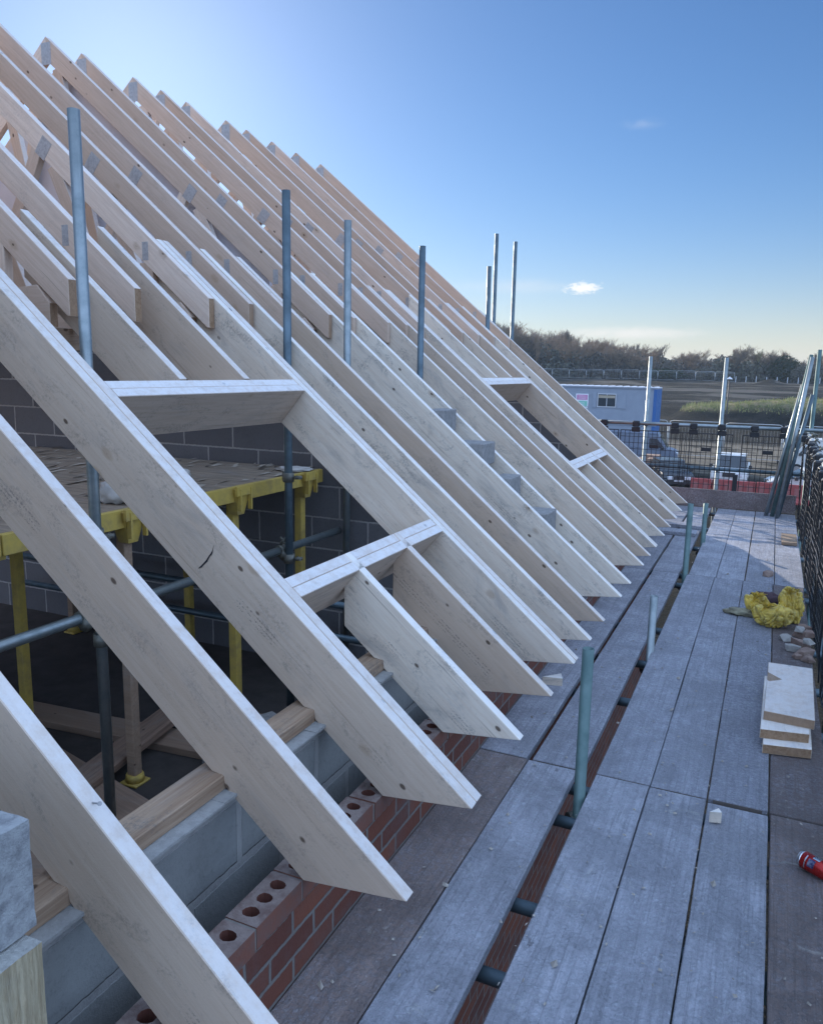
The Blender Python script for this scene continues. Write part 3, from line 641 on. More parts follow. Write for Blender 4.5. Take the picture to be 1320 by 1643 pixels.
# toe boards
tb = thing('toe_board', (-1.0, 11.03, 0), 'brown toe board across the far end of the walkway', 'toe board')
box('plank', -2.9, .36, 11.01, 11.045, .003, .235, B_BROWN, tb, .003)
# ------------------------------------------------------------------ brick guards
def guard(M, w, h, label, group, sp_x=.06, sp_z=.085, hooks=True, r=.0048, sag=0.):
    t = bpy.data.objects.new('mesh_guard', None); COL.objects.link(t); t.matrix_basis = M; t.empty_display_size = .1
    tag(t, label, 'mesh guard', group)
    bm = bmesh.new(); sd = rnd.random() * 40
    def wv(x, z): return sag * noise.noise(Vector((sd, x * 3, z * 3)))
    nx = max(2, round(w / sp_x)); nz = max(2, round(h / sp_z))
    def bar(x0, z0, x1, z1, rr):
        k = 5 if sag else 1
        for i in range(k):
            a = i / k; b_ = (i + 1) / k; xa, za, xb, zb = x0 + (x1 - x0) * a, z0 + (z1 - z0) * a, x0 + (x1 - x0) * b_, z0 + (z1 - z0) * b_
            add_cyl(bm, (xa, wv(xa, za), za), (xb, wv(xb, zb), zb), rr, 4, 0, 0, None, False)
    for i in range(nx + 1):
        x = -w / 2 + w * i / nx; bar(x, 0, x, h, r * (1.7 if i in (0, nx) else 1))
    for j in range(nz + 1):
        z = h * j / nz; bar(-w / 2, z, w / 2, z, r * (1.8 if j in (0, nz) else (1.5 if j == nz // 2 else 1)))
    o = mesh_obj('grid', bm, BLACKP); o.parent = t; o.matrix_basis = Matrix.Identity(4)
    if hooks:
        for sx in (-.28, .28):
            bm = bmesh.new(); add_box(bm, -.055, .055, -.012, .012, h - .02, h + .045, 0, .004); add_box(bm, -.045, .045, -.035, .035, h + .05, h + .13, 0, .01)
            o = mesh_obj('hook', bm, BLACKP); o.parent = t; o.matrix_basis = Matrix.Translation((sx * w, 0, 0))
    bm = bmesh.new(); add_box(bm, -.06, .06, -.008, .008, h * .72, h * .78, 0, .002)
    o = mesh_obj('tag_plate', bm, BLACKP); o.parent = t; o.matrix_basis = Matrix.Identity(4)
    return t
for i, x in enumerate((-2.35, -1.42, -.76, -.02)):
    w = (.9, .9, .62, .62)[i]
    guard(Matrix.Translation((x, 11.06 + .004 * i, .13)), w, .83, 'black mesh guard on the end rail, ' + ('hidden behind the rafters', 'in front of the blue cabins', 'beside the white pickup', 'behind the leaning tubes')[i], 'black mesh guards on the end rail')
tag(box('plastic_sheet', -.405, -.345, 11.03, 11.04, .23, .45, BLACKP), 'dark strip of plastic hanging in the gap between two end mesh guards', 'plastic strip')
PL = ['nearest the camera', 'second from the camera', 'beside the drink can', 'beside the timber offcuts', 'just past the timber offcuts', 'beside the broken bricks', 'behind the yellow bags', 'just past the yellow bags', 'two past the yellow bags', 'second from the far corner', 'in the far right corner']
for i in range(11):
    y = 1.9 + i * .88
    guard(Matrix.Translation((.392 + rnd.uniform(-.008, .008), y, -.02 + rnd.uniform(-.01, .012))) @ Matrix.Rotation(R(90 + rnd.uniform(-1.2, 1.2)), 4, 'Z') @ Matrix.Rotation(R(rnd.uniform(-1.5, 1.0)), 4, 'X'), .92, .93, 'black plastic mesh guard on the right side, ' + PL[i], 'black mesh guards along the right side', .05, .055, True, .0035, .022)
# ties and wraps round the right rail
for i in range(46):
    y = 2.0 + i * .195 + rnd.uniform(-.05, .05); bm = bmesh.new()
    a = rnd.uniform(-.5, .5); w = rnd.uniform(.006, .016)
    d = Vector((a * .5, 1, a)).normalized(); add_cyl(bm, -d * w, d * w, .029 + rnd.random() * .004, 10, 0, 0)
    e = Vector((rnd.uniform(-.05, -.01), rnd.uniform(-.05, .05), rnd.uniform(-.12, .02))); add_cyl(bm, Vector((-.027, 0, 0)), Vector((-.027, 0, 0)) + e, .004, 5)
    w_ = rnd.random() < .25
    tag(mesh_obj('cable_tie', bm, WHITEP if w_ else BLACKP, None, Matrix.Translation((.425, y, 1.005))), 'plastic tie wrapped round the top rail above the right mesh', 'cable tie', 'ties round the right top rail')

# ------------------------------------------------------------------ things on the walkway
def offcut(pts, z, label):
    bm = bmesh.new(); c = Vector((sum(p[0] for p in pts) / len(pts), sum(p[1] for p in pts) / len(pts), z))
    ang = R(90)
    rot = Matrix.Translation(c) @ Matrix.Rotation(ang, 4, 'Z'); Mi = rot.inverted()
    A = [bm.verts.new(Mi @ Vector((*p, z))) for p in pts]; B = [bm.verts.new(Mi @ Vector((*p, z + .0455))) for p in pts]
    bm.faces.new(A[::-1]); bm.faces.new(B); n = len(pts)
    for i in range(n):
        f = bm.faces.new((A[i], A[(i + 1) % n], B[(i + 1) % n], B[i]))
        if i == 0: f.material_index = 1
    bmesh.ops.bevel(bm, geom=bm.edges[:], offset=.0018, segments=1, affect='EDGES')
    return tag(mesh_obj('timber_offcut', bm, [W_RAFT, W_END], None, rot), label, 'timber offcut', 'stacked timber offcuts beside the mesh')
offcut([(.094, 3.80), (.300, 3.84), (.306, 4.52), (.100, 4.5)], .001, 'lowest timber offcut of the stack beside the mesh')
offcut([(.078, 3.86), (.288, 3.90), (.30, 4.62), (.088, 4.6)], .0475, 'middle timber offcut of the stack, its end sticking out')
offcut([(.088, 3.975), (.308, 3.96), (.324, 4.705), (.102, 4.70), (.1005, 4.535), (.173, 4.45), (.0965, 4.385)], .094, 'topmost pale offcut of the stack with a notch cut in its side')
# can
can = thing('drink_can', (.30, 2.90, 0), 'crushed red drinks can lying on the board at the right edge', 'can')
CR = plain('red_can_paint', (.42, .02, .018), .28, .5, .3, 30); CB = plain('navy_can_print', (.02, .03, .12), .3, .3, .6, 60, dark=(.5, .5, .55)); CS = plain('bare_aluminium', (.7, .72, .75), .25, 1, .2, 20)
ax = Vector((.82, -.57, 0)).normalized(); c0 = Vector((.232, 2.93, .031))
bm = bmesh.new(); prof = [(0, .022), (.004, .025), (.014, .0305), (.095, .0305), (.105, .026), (.109, .026), (.110, .022)]
a = ax.orthogonal().normalized(); b2 = ax.cross(a); rings = []
for (t, r_) in prof:
    ring = []
    for i in range(24):
        d = a * math.cos(i * math.pi / 12) + b2 * math.sin(i * math.pi / 12)
        k = 1 - .10 * max(0, noise.noise(Vector((t * 40, math.cos(i * .26) * 2, math.sin(i * .26) * 2)))) * (1 if .01 < t < .1 else 0)
        ring.append(bm.verts.new(ax * t + d * r_ * k))
    rings.append(ring)
# extra rings for the body
for k in range(len(rings) - 1):
    for i in range(24):
        f = bm.faces.new((rings[k][i], rings[k][(i + 1) % 24], rings[k + 1][(i + 1) % 24], rings[k + 1][i])); f.smooth = True
f = bm.faces.new(rings[0][::-1]); f = bm.faces.new(rings[-1])
mesh_obj('can_body', bm, CR, can, Matrix.Translation(c0))
def can_patch(name, t0, t1, a0, a1, mat, rr=.0309):
    bm = bmesh.new(); n = 8; g = []
    for j in range(3):
        t = t0 + (t1 - t0) * j / 2; g.append([bm.verts.new(ax * t + (a * math.cos(a0 + (a1 - a0) * i / n) + b2 * math.sin(a0 + (a1 - a0) * i / n)) * rr) for i in range(n + 1)])
    for j in range(2):
        for i in range(n): f = bm.faces.new((g[j][i], g[j][i + 1], g[j + 1][i + 1], g[j + 1][i])); f.smooth = True
    mesh_obj(name, bm, mat, can, Matrix.Translation(c0))
up = math.atan2(Vector((0, 0, 1)).dot(b2), Vector((0, 0, 1)).dot(a)); cs = math.atan2(Vector((-.5, -.8, .5)).dot(b2), Vector((-.5, -.8, .5)).dot(a))
sg = 1 if math.sin(cs - up) > 0 else -1
can_patch('printed_panel', .042, .066, up + sg * .55, up + sg * 1.5, CB)
can_patch('printed_stripe', .030, .034, up + sg * .3, up + sg * 1.9, CS)
can_patch('printed_logo', .050, .075, up - sg * .4, up + sg * .35, CS)
bm = bmesh.new(); add_cyl(bm, -ax * .0006, ax * .0035, .0245, 20, 0, 0); add_cyl(bm, ax * .003, ax * .0142, .0262, 20, 0, 0, .0309)
mesh_obj('can_rim', bm, CS, can, Matrix.Translation(c0))
# yellow bags
BAG, nt, b = newmat('yellow_plastic_sack'); q = N(nt); co = q.objco()
n1 = q.noise(co, 9, 5, .7, .8); n2 = q.noise(co, 34, 4, .7, .6)
q.link(q.mix(q.ramp(n1, .35, .7), (.74, .53, .09), (.50, .40, .13)), b.inputs['Base Color']); b.inputs['Roughness'].default_value = .35
b.inputs['Transmission Weight'].default_value = .0; b.inputs['Subsurface Weight'].default_value = .25; b.inputs['Subsurface Radius'].default_value = (.05, .04, .01); b.inputs['Subsurface Scale'].default_value = .5
q.bump(q.math('ADD', q.math('MULTIPLY', n1, 2.), n2), .8, .008, b)
def bag(loc, s, seed, label, rot=0.):
    bm = bmesh.new(); bmesh.ops.create_icosphere(bm, subdivisions=6, radius=1)
    S = Vector((seed * 3.7, seed * 1.3, seed)); r_ = random.Random(seed)
    for v in bm.verts:
        p = v.co.copy(); n = noise.noise(p * 1.2 + S) * .38
        w = p + noise.noise_vector(p * 1.5 + S) * .6
        c1 = abs(noise.noise(Vector((w.x * 2.2, w.y * 2.2, w.z * .9)) + S)); c2 = abs(noise.noise(Vector((w.x * 4.5, w.y * 4.5, w.z * 2)) + S * 2)); c3 = abs(noise.noise(w * 9 + S))
        k = .92 + n - .20 * (1 - min(1, c1 * 2.6)) ** 2 - .05 * (1 - min(1, c2 * 3.5)) - .015 * (1 - min(1, c3 * 3))
        neck = max(0, p.z - .55) / .45
        k *= 1 - .30 * neck
        v.co = Vector((p.x * k * s[0], p.y * k * s[1], (max(p.z * k, -.72) + .72) * s[2]))
    M = Matrix.Translation(loc) @ Matrix.Rotation(rot, 4, 'Z')
    o = tag(mesh_obj('rubble_sack', bm, BAG, None, M, smooth=True), label, 'plastic sack', 'yellow plastic sacks by the mesh')
    # gathered mouth of the sack
    bm = bmesh.new(); n = 30; hx = r_.uniform(-.5, .5) * s[0]; hy = -.4 * s[1]; zb = 1.35 * s[2]; rings = []
    for j in range(4):
        rr = (.010, .016, .03, .042)[j]; ring = []
        for i in range(n):
            a_ = i * 2 * math.pi / n; q_ = rr * (1 + .45 * math.sin(a_ * 7 + seed) * (j / 3)); ring.append(bm.verts.new((hx + q_ * math.cos(a_) + .008 * j, hy + q_ * math.sin(a_) - .012 * j, zb - .02 + .016 * j)))
        rings.append(ring)
    for j in range(3):
        for i in range(n): f = bm.faces.new((rings[j][i], rings[j][(i + 1) % n], rings[j + 1][(i + 1) % n], rings[j + 1][i])); f.smooth = True
    mesh_obj('sack_mouth', bm, BAG, o, M, smooth='raw')
    return o
bag((.12, 5.90, 0), (.135, .115, .11), 1, 'crumpled yellow plastic sack in front of the other sacks')
bag((.235, 6.07, .0), (.09, .11, .17), 4, 'tallest yellow plastic sack leaning against the mesh')
bag((.015, 6.12, 0), (.085, .09, .115), 7, 'smallest yellow plastic sack on the left of the heap')
lump('muddy_rag', (-.08, 6.08, 0), (.11, .05, .03), plain('muddy_plastic', (.34, .32, .22), .7, 0, .7, 20, .004, dark=(.12, .09, .07)), 'muddy scrap of sack trailing left of the yellow bags', 'rag', 4, 3, .5)
lump('dark_cloth', (.07, 6.5, 0), (.11, .06, .05), plain('maroon_cloth', (.07, .04, .05), .8, 0, .4, 20, .003), 'dark maroon cloth behind the yellow bags', 'cloth', 11, 3, .5)
# broken bricks
RUB = plain('broken_brick_mortar', (.30, .22, .18), .95, 0, .7, 18, .004, dark=(.16, .09, .07)); RUB2 = plain('broken_pale_mortar', (.38, .36, .33), .95, 0, .5, 18, .004)
def chunk(loc, s, seed, mat, label, cat='broken brick', group='broken brick pieces heaped by the mesh'):
    r_ = random.Random(seed); bm = bmesh.new()
    pts = [bm.verts.new((r_.uniform(-1, 1) * s[0], r_.uniform(-1, 1) * s[1], r_.choice((0, 1, 1)) * s[2] * r_.uniform(.7, 1))) for _ in range(12)]
    for c_ in ((-1, -1), (1, -1), (1, 1), (-1, 1)): bm.verts.new((c_[0] * s[0] * .8, c_[1] * s[1] * .8, 0))
    bmesh.ops.convex_hull(bm, input=bm.verts[:])
    for v in [v for v in bm.verts if not v.link_faces]: bm.verts.remove(v)
    return tag(mesh_obj('broken_brick', bm, mat, None, Matrix.Translation(loc) @ Matrix.Rotation(r_.uniform(0, 3), 4, 'Z')), label, cat, group)
for i, (x, y, z, s) in enumerate(((.22, 5.62, 0, .05), (.30, 5.55, 0, .06), (.32, 5.75, 0, .06), (.25, 5.42, 0, .05), (.31, 5.35, 0, .055), (.34, 5.62, .05, .045), (.29, 5.70, .05, .04), (.33, 5.25, 0, .045), (.27, 5.28, 0, .035), (.34, 5.45, .05, .04), (.33, 5.9, 0, .06))):
    chunk((x, y, z), (s, s * .8, s * .8), i + 20, RUB if i % 3 else RUB2, 'broken piece of brick in the heap between the yellow bags and the mesh')
chunk((.085, 7.42, 0), (.05, .035, .045), 77, RUB, 'lone half brick on the walkway beyond the yellow bags', group=None)
def wedge(loc, L, rot, label):
    bm = bmesh.new(); w = L * .7; h = .045
    A = [bm.verts.new(p) for p in ((0, 0, 0), (L, 0, 0), (L * .9, w, 0))]; B = [bm.verts.new((v.co.x, v.co.y, h)) for v in A]
    bm.faces.new(A[::-1]); bm.faces.new(B)
    for i in range(3): bm.faces.new((A[i], A[(i + 1) % 3], B[(i + 1) % 3], B[i]))
    return tag(mesh_obj('timber_wedge', bm, W_RAFT, None, Matrix.Translation(loc) @ Matrix.Rotation(rot, 4, 'Z')), label, 'timber wedge', 'sawn wedges dropped on the boards')
wedge((-.085, 3.08, 0), .046, .3, 'small sawn wedge on the walkway by the board joint'); wedge((-1.04, 4.14, 0), .11, .2, 'sawn wedge lying under the rafter tails')
# tiny chips
bm = bmesh.new()
for i in range(420):
    x = rnd.uniform(-1.05, .34); y = 1.4 + 8 * rnd.random() ** 1.5
    if -.64 < x < -.57: continue
    s = rnd.uniform(.002, .007) * (2 if rnd.random() < .06 else 1); a_ = rnd.uniform(0, 6.3); d = Vector((math.cos(a_), math.sin(a_), 0)) * s; e = Vector((-d.y, d.x, 0)) * rnd.uniform(.3, 1)
    z = .0025 + rnd.random() * .002; c = Vector((x, y, z)); A = [bm.verts.new(c + p) for p in (-d - e, d - e, d + e * .6 + Vector((0, 0, s * .5)), -d + e + Vector((0, 0, s * .7)))]
    bm.faces.new(A); t = bm.verts.new(c + Vector((0, 0, s * .9)))
    for j in range(4): bm.faces.new((A[j], A[(j + 1) % 4], t))
tag(mesh_obj('wood_chips', bm, plain('pale_chips', (.42, .38, .33), .9, 0, .6, 3)), kind='stuff')
# small saw cut nail
bm = bmesh.new(); add_cyl(bm, (0, 0, 0), (.045, -.02, .02), .0022, 6); add_cyl(bm, (.045, -.02, .02), (.047, -.0208, .0208), .005, 8)
tag(mesh_obj('nail', bm, STEEL, None, Matrix.Translation((-1.30, 1.19, .762))), 'bent nail standing out of the top edge of the nearest rafter', 'nail')
# ------------------------------------------------------------------ background: terrain
def sst(a, b, x):
    t = min(1, max(0, (x - a) / (b - a))); return t * t * (3 - 2 * t)
def hgt(x, y):
    z = GZ + 5.0 * sst(84, 172, y) * 1.0
    z += .5 * sst(172, 400, y)
    if 80 < y < 170: z += .8 * noise.noise(Vector((x * .05, y * .10, 3))) * sst(84, 100, y) * (1 - sst(155, 170, y)) + .12 * noise.noise(Vector((x * .3, y * .3, 1)))
    # grassy spoil mound
    my = math.exp(-((y - 104) / 6.5) ** 2) * sst(-13, -8, x) * (1 - sst(60, 75, x))
    top = -2.05 + 1.0 * sst(-9, 3, x) + .6 * noise.noise(Vector((x * .16, y * .22, 7))) + .22 * noise.noise(Vector((x * .7, y * .7, 2)))
    if my > .02: z = max(z, z + (top - z) * min(1, my * 1.25))
    z += .9 * math.exp(-(((x + 1) / 2.0) ** 2 + ((y - 160) / 2.2) ** 2))
    z += .5 * math.exp(-(((x + 11) / 3.0) ** 2 + ((y - 92) / 2.5) ** 2))
    if 52 < y < 84: z += .06 * noise.noise(Vector((x * .4, y * .4, 9)))
    return z
SOIL, nt, b = newmat('churned_soil'); q = N(nt); g = q.n('ShaderNodeNewGeometry'); P = g.outputs['Position']; s = q.n('ShaderNodeSeparateXYZ'); q.link(P, s.inputs[0])
n1 = q.noise(P, .35, 6, .7); n2 = q.noise(P, 2.5, 5, .7); n3 = q.noise(q.vscale(P, .05, .25, 1), 1, 5, .6)
c = q.mix(q.ramp(n1, .35, .7), (.018, .020, .018), (.048, .044, .036)); c = q.mix(q.math('MULTIPLY', q.ramp(n2, .5, .75), .5), c, (.018, .018, .017))
sand = q.math('MULTIPLY', q.math('MULTIPLY', q.ramp(s.outputs[1], 52, 56), q.ramp(s.outputs[1], 76, 82, 1, 0)), q.ramp(n1, .3, .55)); c = q.mix(q.math('MULTIPLY', sand, .85), c, (.30, .265, .21))
track = q.math('MULTIPLY', q.math('MULTIPLY', q.ramp(s.outputs[1], 118, 124), q.ramp(n3, .5, .58)), q.ramp(s.outputs[1], 166, 172, 1, 0)); c = q.mix(q.math('MULTIPLY', track, .6), c, (.22, .20, .17))
rut = q.ramp(q.noise(q.vscale(P, .03, .6, 1), 1, 6, .7, .6), .52, .6); c = q.mix(q.math('MULTIPLY', q.math('MULTIPLY', rut, q.ramp(s.outputs[1], 84, 90)), .55), c, (.012, .012, .012))
gm = q.math('MULTIPLY', q.math('MULTIPLY', q.ramp(s.outputs[1], 98, 101), q.ramp(s.outputs[1], 112, 118, 1, 0)), q.math('MULTIPLY', q.ramp(s.outputs[2], -2.9, -2.2), q.ramp(s.outputs[0], -13, -9)))
c = q.mix(q.math('MULTIPLY', gm, q.ramp(n2, .3, .6, .55, 1)), c, q.mix(q.ramp(q.noise(P, 1.2, 4), .4, .6), (.24, .25, .09), (.40, .33, .18)))
far = q.ramp(s.outputs[1], 166, 180); c = q.mix(far, c, (.07, .075, .04))
q.link(c, b.inputs['Base Color']); b.inputs['Roughness'].default_value = 1; b.inputs['Specular IOR Level'].default_value = .1
q.bump(q.math('ADD', q.math('MULTIPLY', n2, 1.5), q.noise(P, 9, 4, .7)), 1, .3, b)
def axis_pts(vals):
    out = []
    for a, b_, n in vals: out += [a + (b_ - a) * i / n for i in range(n)]
    return out + [vals[-1][1]]
xs_ = axis_pts([(-3000, -300, 6), (-300, -70, 12), (-70, 45, 150), (45, 300, 14), (300, 3000, 6)])
ys_ = axis_pts([(-1500, -20, 8), (-20, 50, 20), (50, 84, 40), (84, 125, 80), (125, 180, 50), (180, 400, 14), (400, 4500, 8)])
bm = bmesh.new(); gv = [[bm.verts.new((x, y, hgt(x, y))) for x in xs_] for y in ys_]
for j in range(len(ys_) - 1):
    for i in range(len(xs_) - 1): f = bm.faces.new((gv[j][i], gv[j][i + 1], gv[j + 1][i + 1], gv[j + 1][i])); f.smooth = True
tag(mesh_obj('ground', bm, SOIL, smooth='raw'), kind='structure')
# grass tufts on the mound
GRS = plain('dry_grass', (.30, .31, .10), 1, 0, .8, .8, dark=(.46, .38, .2))
bm = bmesh.new(); r_ = random.Random(5)
for i in range(6500):
    x = r_.uniform(-11.5, 30); y = r_.uniform(97, 111); z = hgt(x, y)
    if z < -2.75 + .3 * r_.random(): continue
    h = r_.uniform(.12, .42) * (1.6 if x < -5 else 1); a_ = r_.uniform(0, 6.3); w = .05
    d = Vector((math.cos(a_), math.sin(a_), 0)) * w; t = Vector((r_.uniform(-.15, .15), r_.uniform(-.15, .15), h))
    A = [bm.verts.new(Vector((x, y, z - .05)) + v) for v in (-d, d, t)]; bm.faces.new(A)
tag(mesh_obj('grass', bm, GRS, smooth='raw'), kind='stuff')

# ------------------------------------------------------------------ trees
def bark(name, c1, c2):
    m, nt, b = newmat(name); q = N(nt); o = q.n('ShaderNodeObjectInfo'); co = q.objco()
    c = q.mix(q.ramp(q.noise(co, .8, 4), .3, .7), c1, c2); c = q.mix(1, c, q.mix(o.outputs['Random'], (1.25, 1.15, 1.05), (.75, .8, .8)), 'MULTIPLY')
    q.link(c, b.inputs['Base Color']); b.inputs['Roughness'].default_value = 1; b.inputs['Specular IOR Level'].default_value = .05; return m
TWIG = bark('winter_twigs', (.36, .265, .185), (.24, .185, .135)); TWIGG = bark('budding_twigs', (.32, .31, .13), (.2, .2, .09)); TRUNK = bark('tree_bark', (.08, .065, .05), (.05, .045, .04)); EVER = bark('dark_evergreen_leaf', (.03, .045, .022), (.045, .055, .03))
def make_tree(seed, upright, nt_=3000):
    r_ = random.Random(seed); bt = bmesh.new(); bc = bmesh.new()
    def ribbon(bm, p, q_, w0, w1):
        d = (q_ - p); s = d.cross(Vector((r_.uniform(-1, 1), r_.uniform(-1, 1), r_.uniform(-.3, .3)))).normalized()
        A = [bm.verts.new(v) for v in (p - s * w0, p + s * w0, q_ + s * w1, q_ - s * w1)]; bm.faces.new(A)
    segs = []
    def grow(p, d, L, rad, dep):
        n = 3; q_ = p
        for i in range(n):
            d2 = (d + Vector((r_.uniform(-.16, .16), r_.uniform(-.16, .16), r_.uniform(-.02, .14)))).normalized(); e = q_ + d2 * L / n
            if dep <= 1: add_cyl(bt, q_, e, rad * (1 - .25 * i / n), 6, 0, 0, rad * (1 - .25 * (i + 1) / n), False)
            else: ribbon(bc, q_, e, rad, rad * .75); ribbon(bc, q_, e, rad, rad * .75)
            q_ = e; d = d2
            if dep < 4 and (dep > 0 or i > 0):
                for k in range(2 if dep < 3 else 2):
                    a = r_.uniform(0, 6.28); sp = r_.uniform(.35, .9) * (.6 if upright else 1)
                    side = Vector((math.cos(a), math.sin(a), .25)); nd = (d * (1 - sp * .45) + side * sp * .75 + Vector((0, 0, .9 if upright else .15))).normalized()
                    grow(q_, nd, L * r_.uniform(.5, .72), rad * .5, dep + 1)
        segs.append((q_, d, dep))
    grow(Vector((0, 0, 0)), Vector((0, 0, 1)), 5.2, .17, 0)
    ends = [s for s in segs if s[2] >= 3]
    for i in range(nt_):
        p, d, dp = r_.choice(ends); v = (d + Vector((r_.uniform(-.6, .6), r_.uniform(-.6, .6), r_.uniform(-.1, .7) + (.9 if upright else 0)))).normalized(); L = r_.uniform(.35, 1.0)
        st = p - d * r_.uniform(0, .5); ribbon(bc, st, st + v * L, .018, .006)
    H = max(v.co.z for v in bc.verts); k = 10 / H
    for bm_ in (bt, bc):
        for v in bm_.verts: v.co *= k
    return bt, bc
protos = []
for sd, up in ((1, 1), (2, 1), (3, 0), (4, 0), (5, 1), (6, 0)):
    bt, bc = make_tree(sd, up)
    mt = bpy.data.meshes.new('trunk'); bt.to_mesh(mt); bt.free(); mt.materials.append(TRUNK)
    mc = bpy.data.meshes.new('crown'); bc.to_mesh(mc); bc.free(); mc.materials.append(TWIG)
    mg = mc.copy(); mg.materials.clear(); mg.materials.append(TWIGG); protos.append((mt, mc, mg))
def topz(x):
    P = [(-160, 13), (-62, 13.2), (-52, 12.2), (-43, 10.4), (-36, 9.4), (-30, 8.2), (-24, 7.5), (-17, 6.6), (-9, 7.6), (-4, 8.0), (0, 6.8), (3, 5.6), (7, 6.4), (14, 8.4), (40, 9), (120, 10)]
    for (a, za), (b_, zb) in zip(P, P[1:]):
        if a <= x <= b_: return za + (zb - za) * (x - a) / (b_ - a)
    return 10
r_ = random.Random(11); nT = 0
def plant(x, y, H, k, green, label, group):
    t = bpy.data.objects.new('bare_tree', None); COL.objects.link(t); t.location = (x, y, hgt(x, y) - .1); t.rotation_euler = (0, 0, r_.uniform(0, 6.28)); s = H / 10
    t.scale = (s * r_.uniform(1.3, 1.8), s * r_.uniform(1.3, 1.8), s); tag(t, label, 'tree', group)
    mt, mc, mg = protos[k]
    for nm, me in (('trunk', mt), ('crown', mg if green else mc)):
        o = bpy.data.objects.new(nm, me); COL.objects.link(o); o.parent = t
x = -150
while x < 75:
    dense = x < -28
    for row in range(3 if dense else 2):
        xx = x + r_.uniform(-1.5, 1.5); yy = 176 + row * 8 + r_.uniform(-3, 3); g = hgt(xx, yy)
        H = (topz(xx * 171 / yy) - 1.725) * yy / 171 + 1.725 - g + r_.uniform(-1.6, .5) * (1.0 if dense else 1.3)
        gr = (-9 < xx < -2) and row == 0 and r_.random() < .6
        vis = -62 < xx < 18
        plant(xx, yy, max(3.5, H), r_.choice((0, 2, 4, 3, 1, 5, 2)) if dense else r_.randrange(6), gr, ('bare winter tree in the tall dark wood beyond the roof end' if dense else ('pale green budding tree in the low wood on the skyline' if gr else 'bare winter tree in the lower wood behind the field')), 'bare trees of the wood')
    x += 1.6 if dense else 2.4
# undergrowth mass
bm = bmesh.new(); r_ = random.Random(21)
for i in range(74000):
    x = r_.uniform(-150, 75) if i % 4 == 0 else r_.uniform(-68, 24); y = r_.uniform(173, 200); g = hgt(x, y)
    top = (topz(x * 171 / y) - 1.725) * y / 171 + 1.725
    fr = (.62 if x < -28 else .54) + .22 * noise.noise(Vector((x * .22, y * .08, 2))) + .1 * noise.noise(Vector((x * .9, y * .3, 5)))
    z = g + (top - g) * fr * r_.random() ** .95
    s = r_.uniform(.14, .42); n = Vector((r_.gauss(0, 1), r_.gauss(0, 1), r_.gauss(0, 1))).normalized(); a = n.orthogonal().normalized() * s; c = n.cross(a) * r_.uniform(.4, 1)
    o = Vector((x, y, z)); A = [bm.verts.new(o + v) for v in (a, c, -a, -c)]; f = bm.faces.new(A); f.material_index = 0 if noise.noise(Vector((x * .12, y * .1, 0))) < .12 else 1
UND = plain('thicket_brown', (.16, .135, .105), 1, 0, .6, .12, dark=(.085, .08, .06)); UND2 = plain('thicket_green', (.14, .135, .095), 1, 0, .6, .12, dark=(.08, .085, .055))
tag(mesh_obj('undergrowth', bm, [UND, UND2], smooth='raw'), kind='stuff')
# dark evergreen and hedge clumps
def leafy(name, x, y, w, h, d, mat, label, cat, n=2600, seed=1):
    r_ = random.Random(seed); g = hgt(x, y); t = thing(name, (x, y, g), label, cat)
    bm = bmesh.new()
    for i in range(n):
        u = Vector((r_.gauss(0, 1), r_.gauss(0, 1), r_.gauss(0, 1))).normalized(); k = r_.random() ** .25 * (1 + .3 * noise.noise(u * 2.2 + Vector((seed, 0, 0))))
        o = Vector((u.x * k * w / 2, u.y * k * d / 2, h * .5 + u.z * k * h / 2)); s = r_.uniform(.08, .2); nn = Vector((r_.gauss(0, 1), r_.gauss(0, 1), r_.gauss(0, 1))).normalized(); a = nn.orthogonal().normalized() * s; c = nn.cross(a) * .7
        bm.faces.new([bm.verts.new(o + v) for v in (a, c, -a, -c)])
    mesh_obj('foliage', bm, mat, t, Matrix.Translation((x, y, g)), smooth='raw')
    bm = bmesh.new(); add_cyl(bm, (0, 0, 0), (0, 0, h * .5), .12, 7, 0, 0, .07); mesh_obj('trunk', bm, TRUNK, t, Matrix.Translation((x, y, g)))
leafy('evergreen_tree', 1.0, 174, 6, 5.2, 4, EVER, 'rounded dark evergreen among the bare trees at the right', 'tree', 3800, 3)
leafy('evergreen_tree', 3.0, 176, 4, 4.2, 3, EVER, 'smaller dark evergreen right of the rounded one', 'tree', 2600, 4)
leafy('bush', -21, 171, 9, 2.2, 3, EVER, 'long low evergreen bush at the foot of the wood', 'bush', 3600, 5)
leafy('bush', -13.5, 172, 5, 2.6, 3, bark('grey_scrub', (.12, .12, .10), (.09, .09, .07)), 'pale grey scrubby bush left of the right guard rail upright', 'bush', 2400, 6)
leafy('bush', 4.8, 171, 5, 3.2, 3, bark('pale_scrub', (.15, .14, .11), (.1, .1, .08)), 'pale scrubby bush at the foot of the right hand trees', 'bush', 2400, 7)

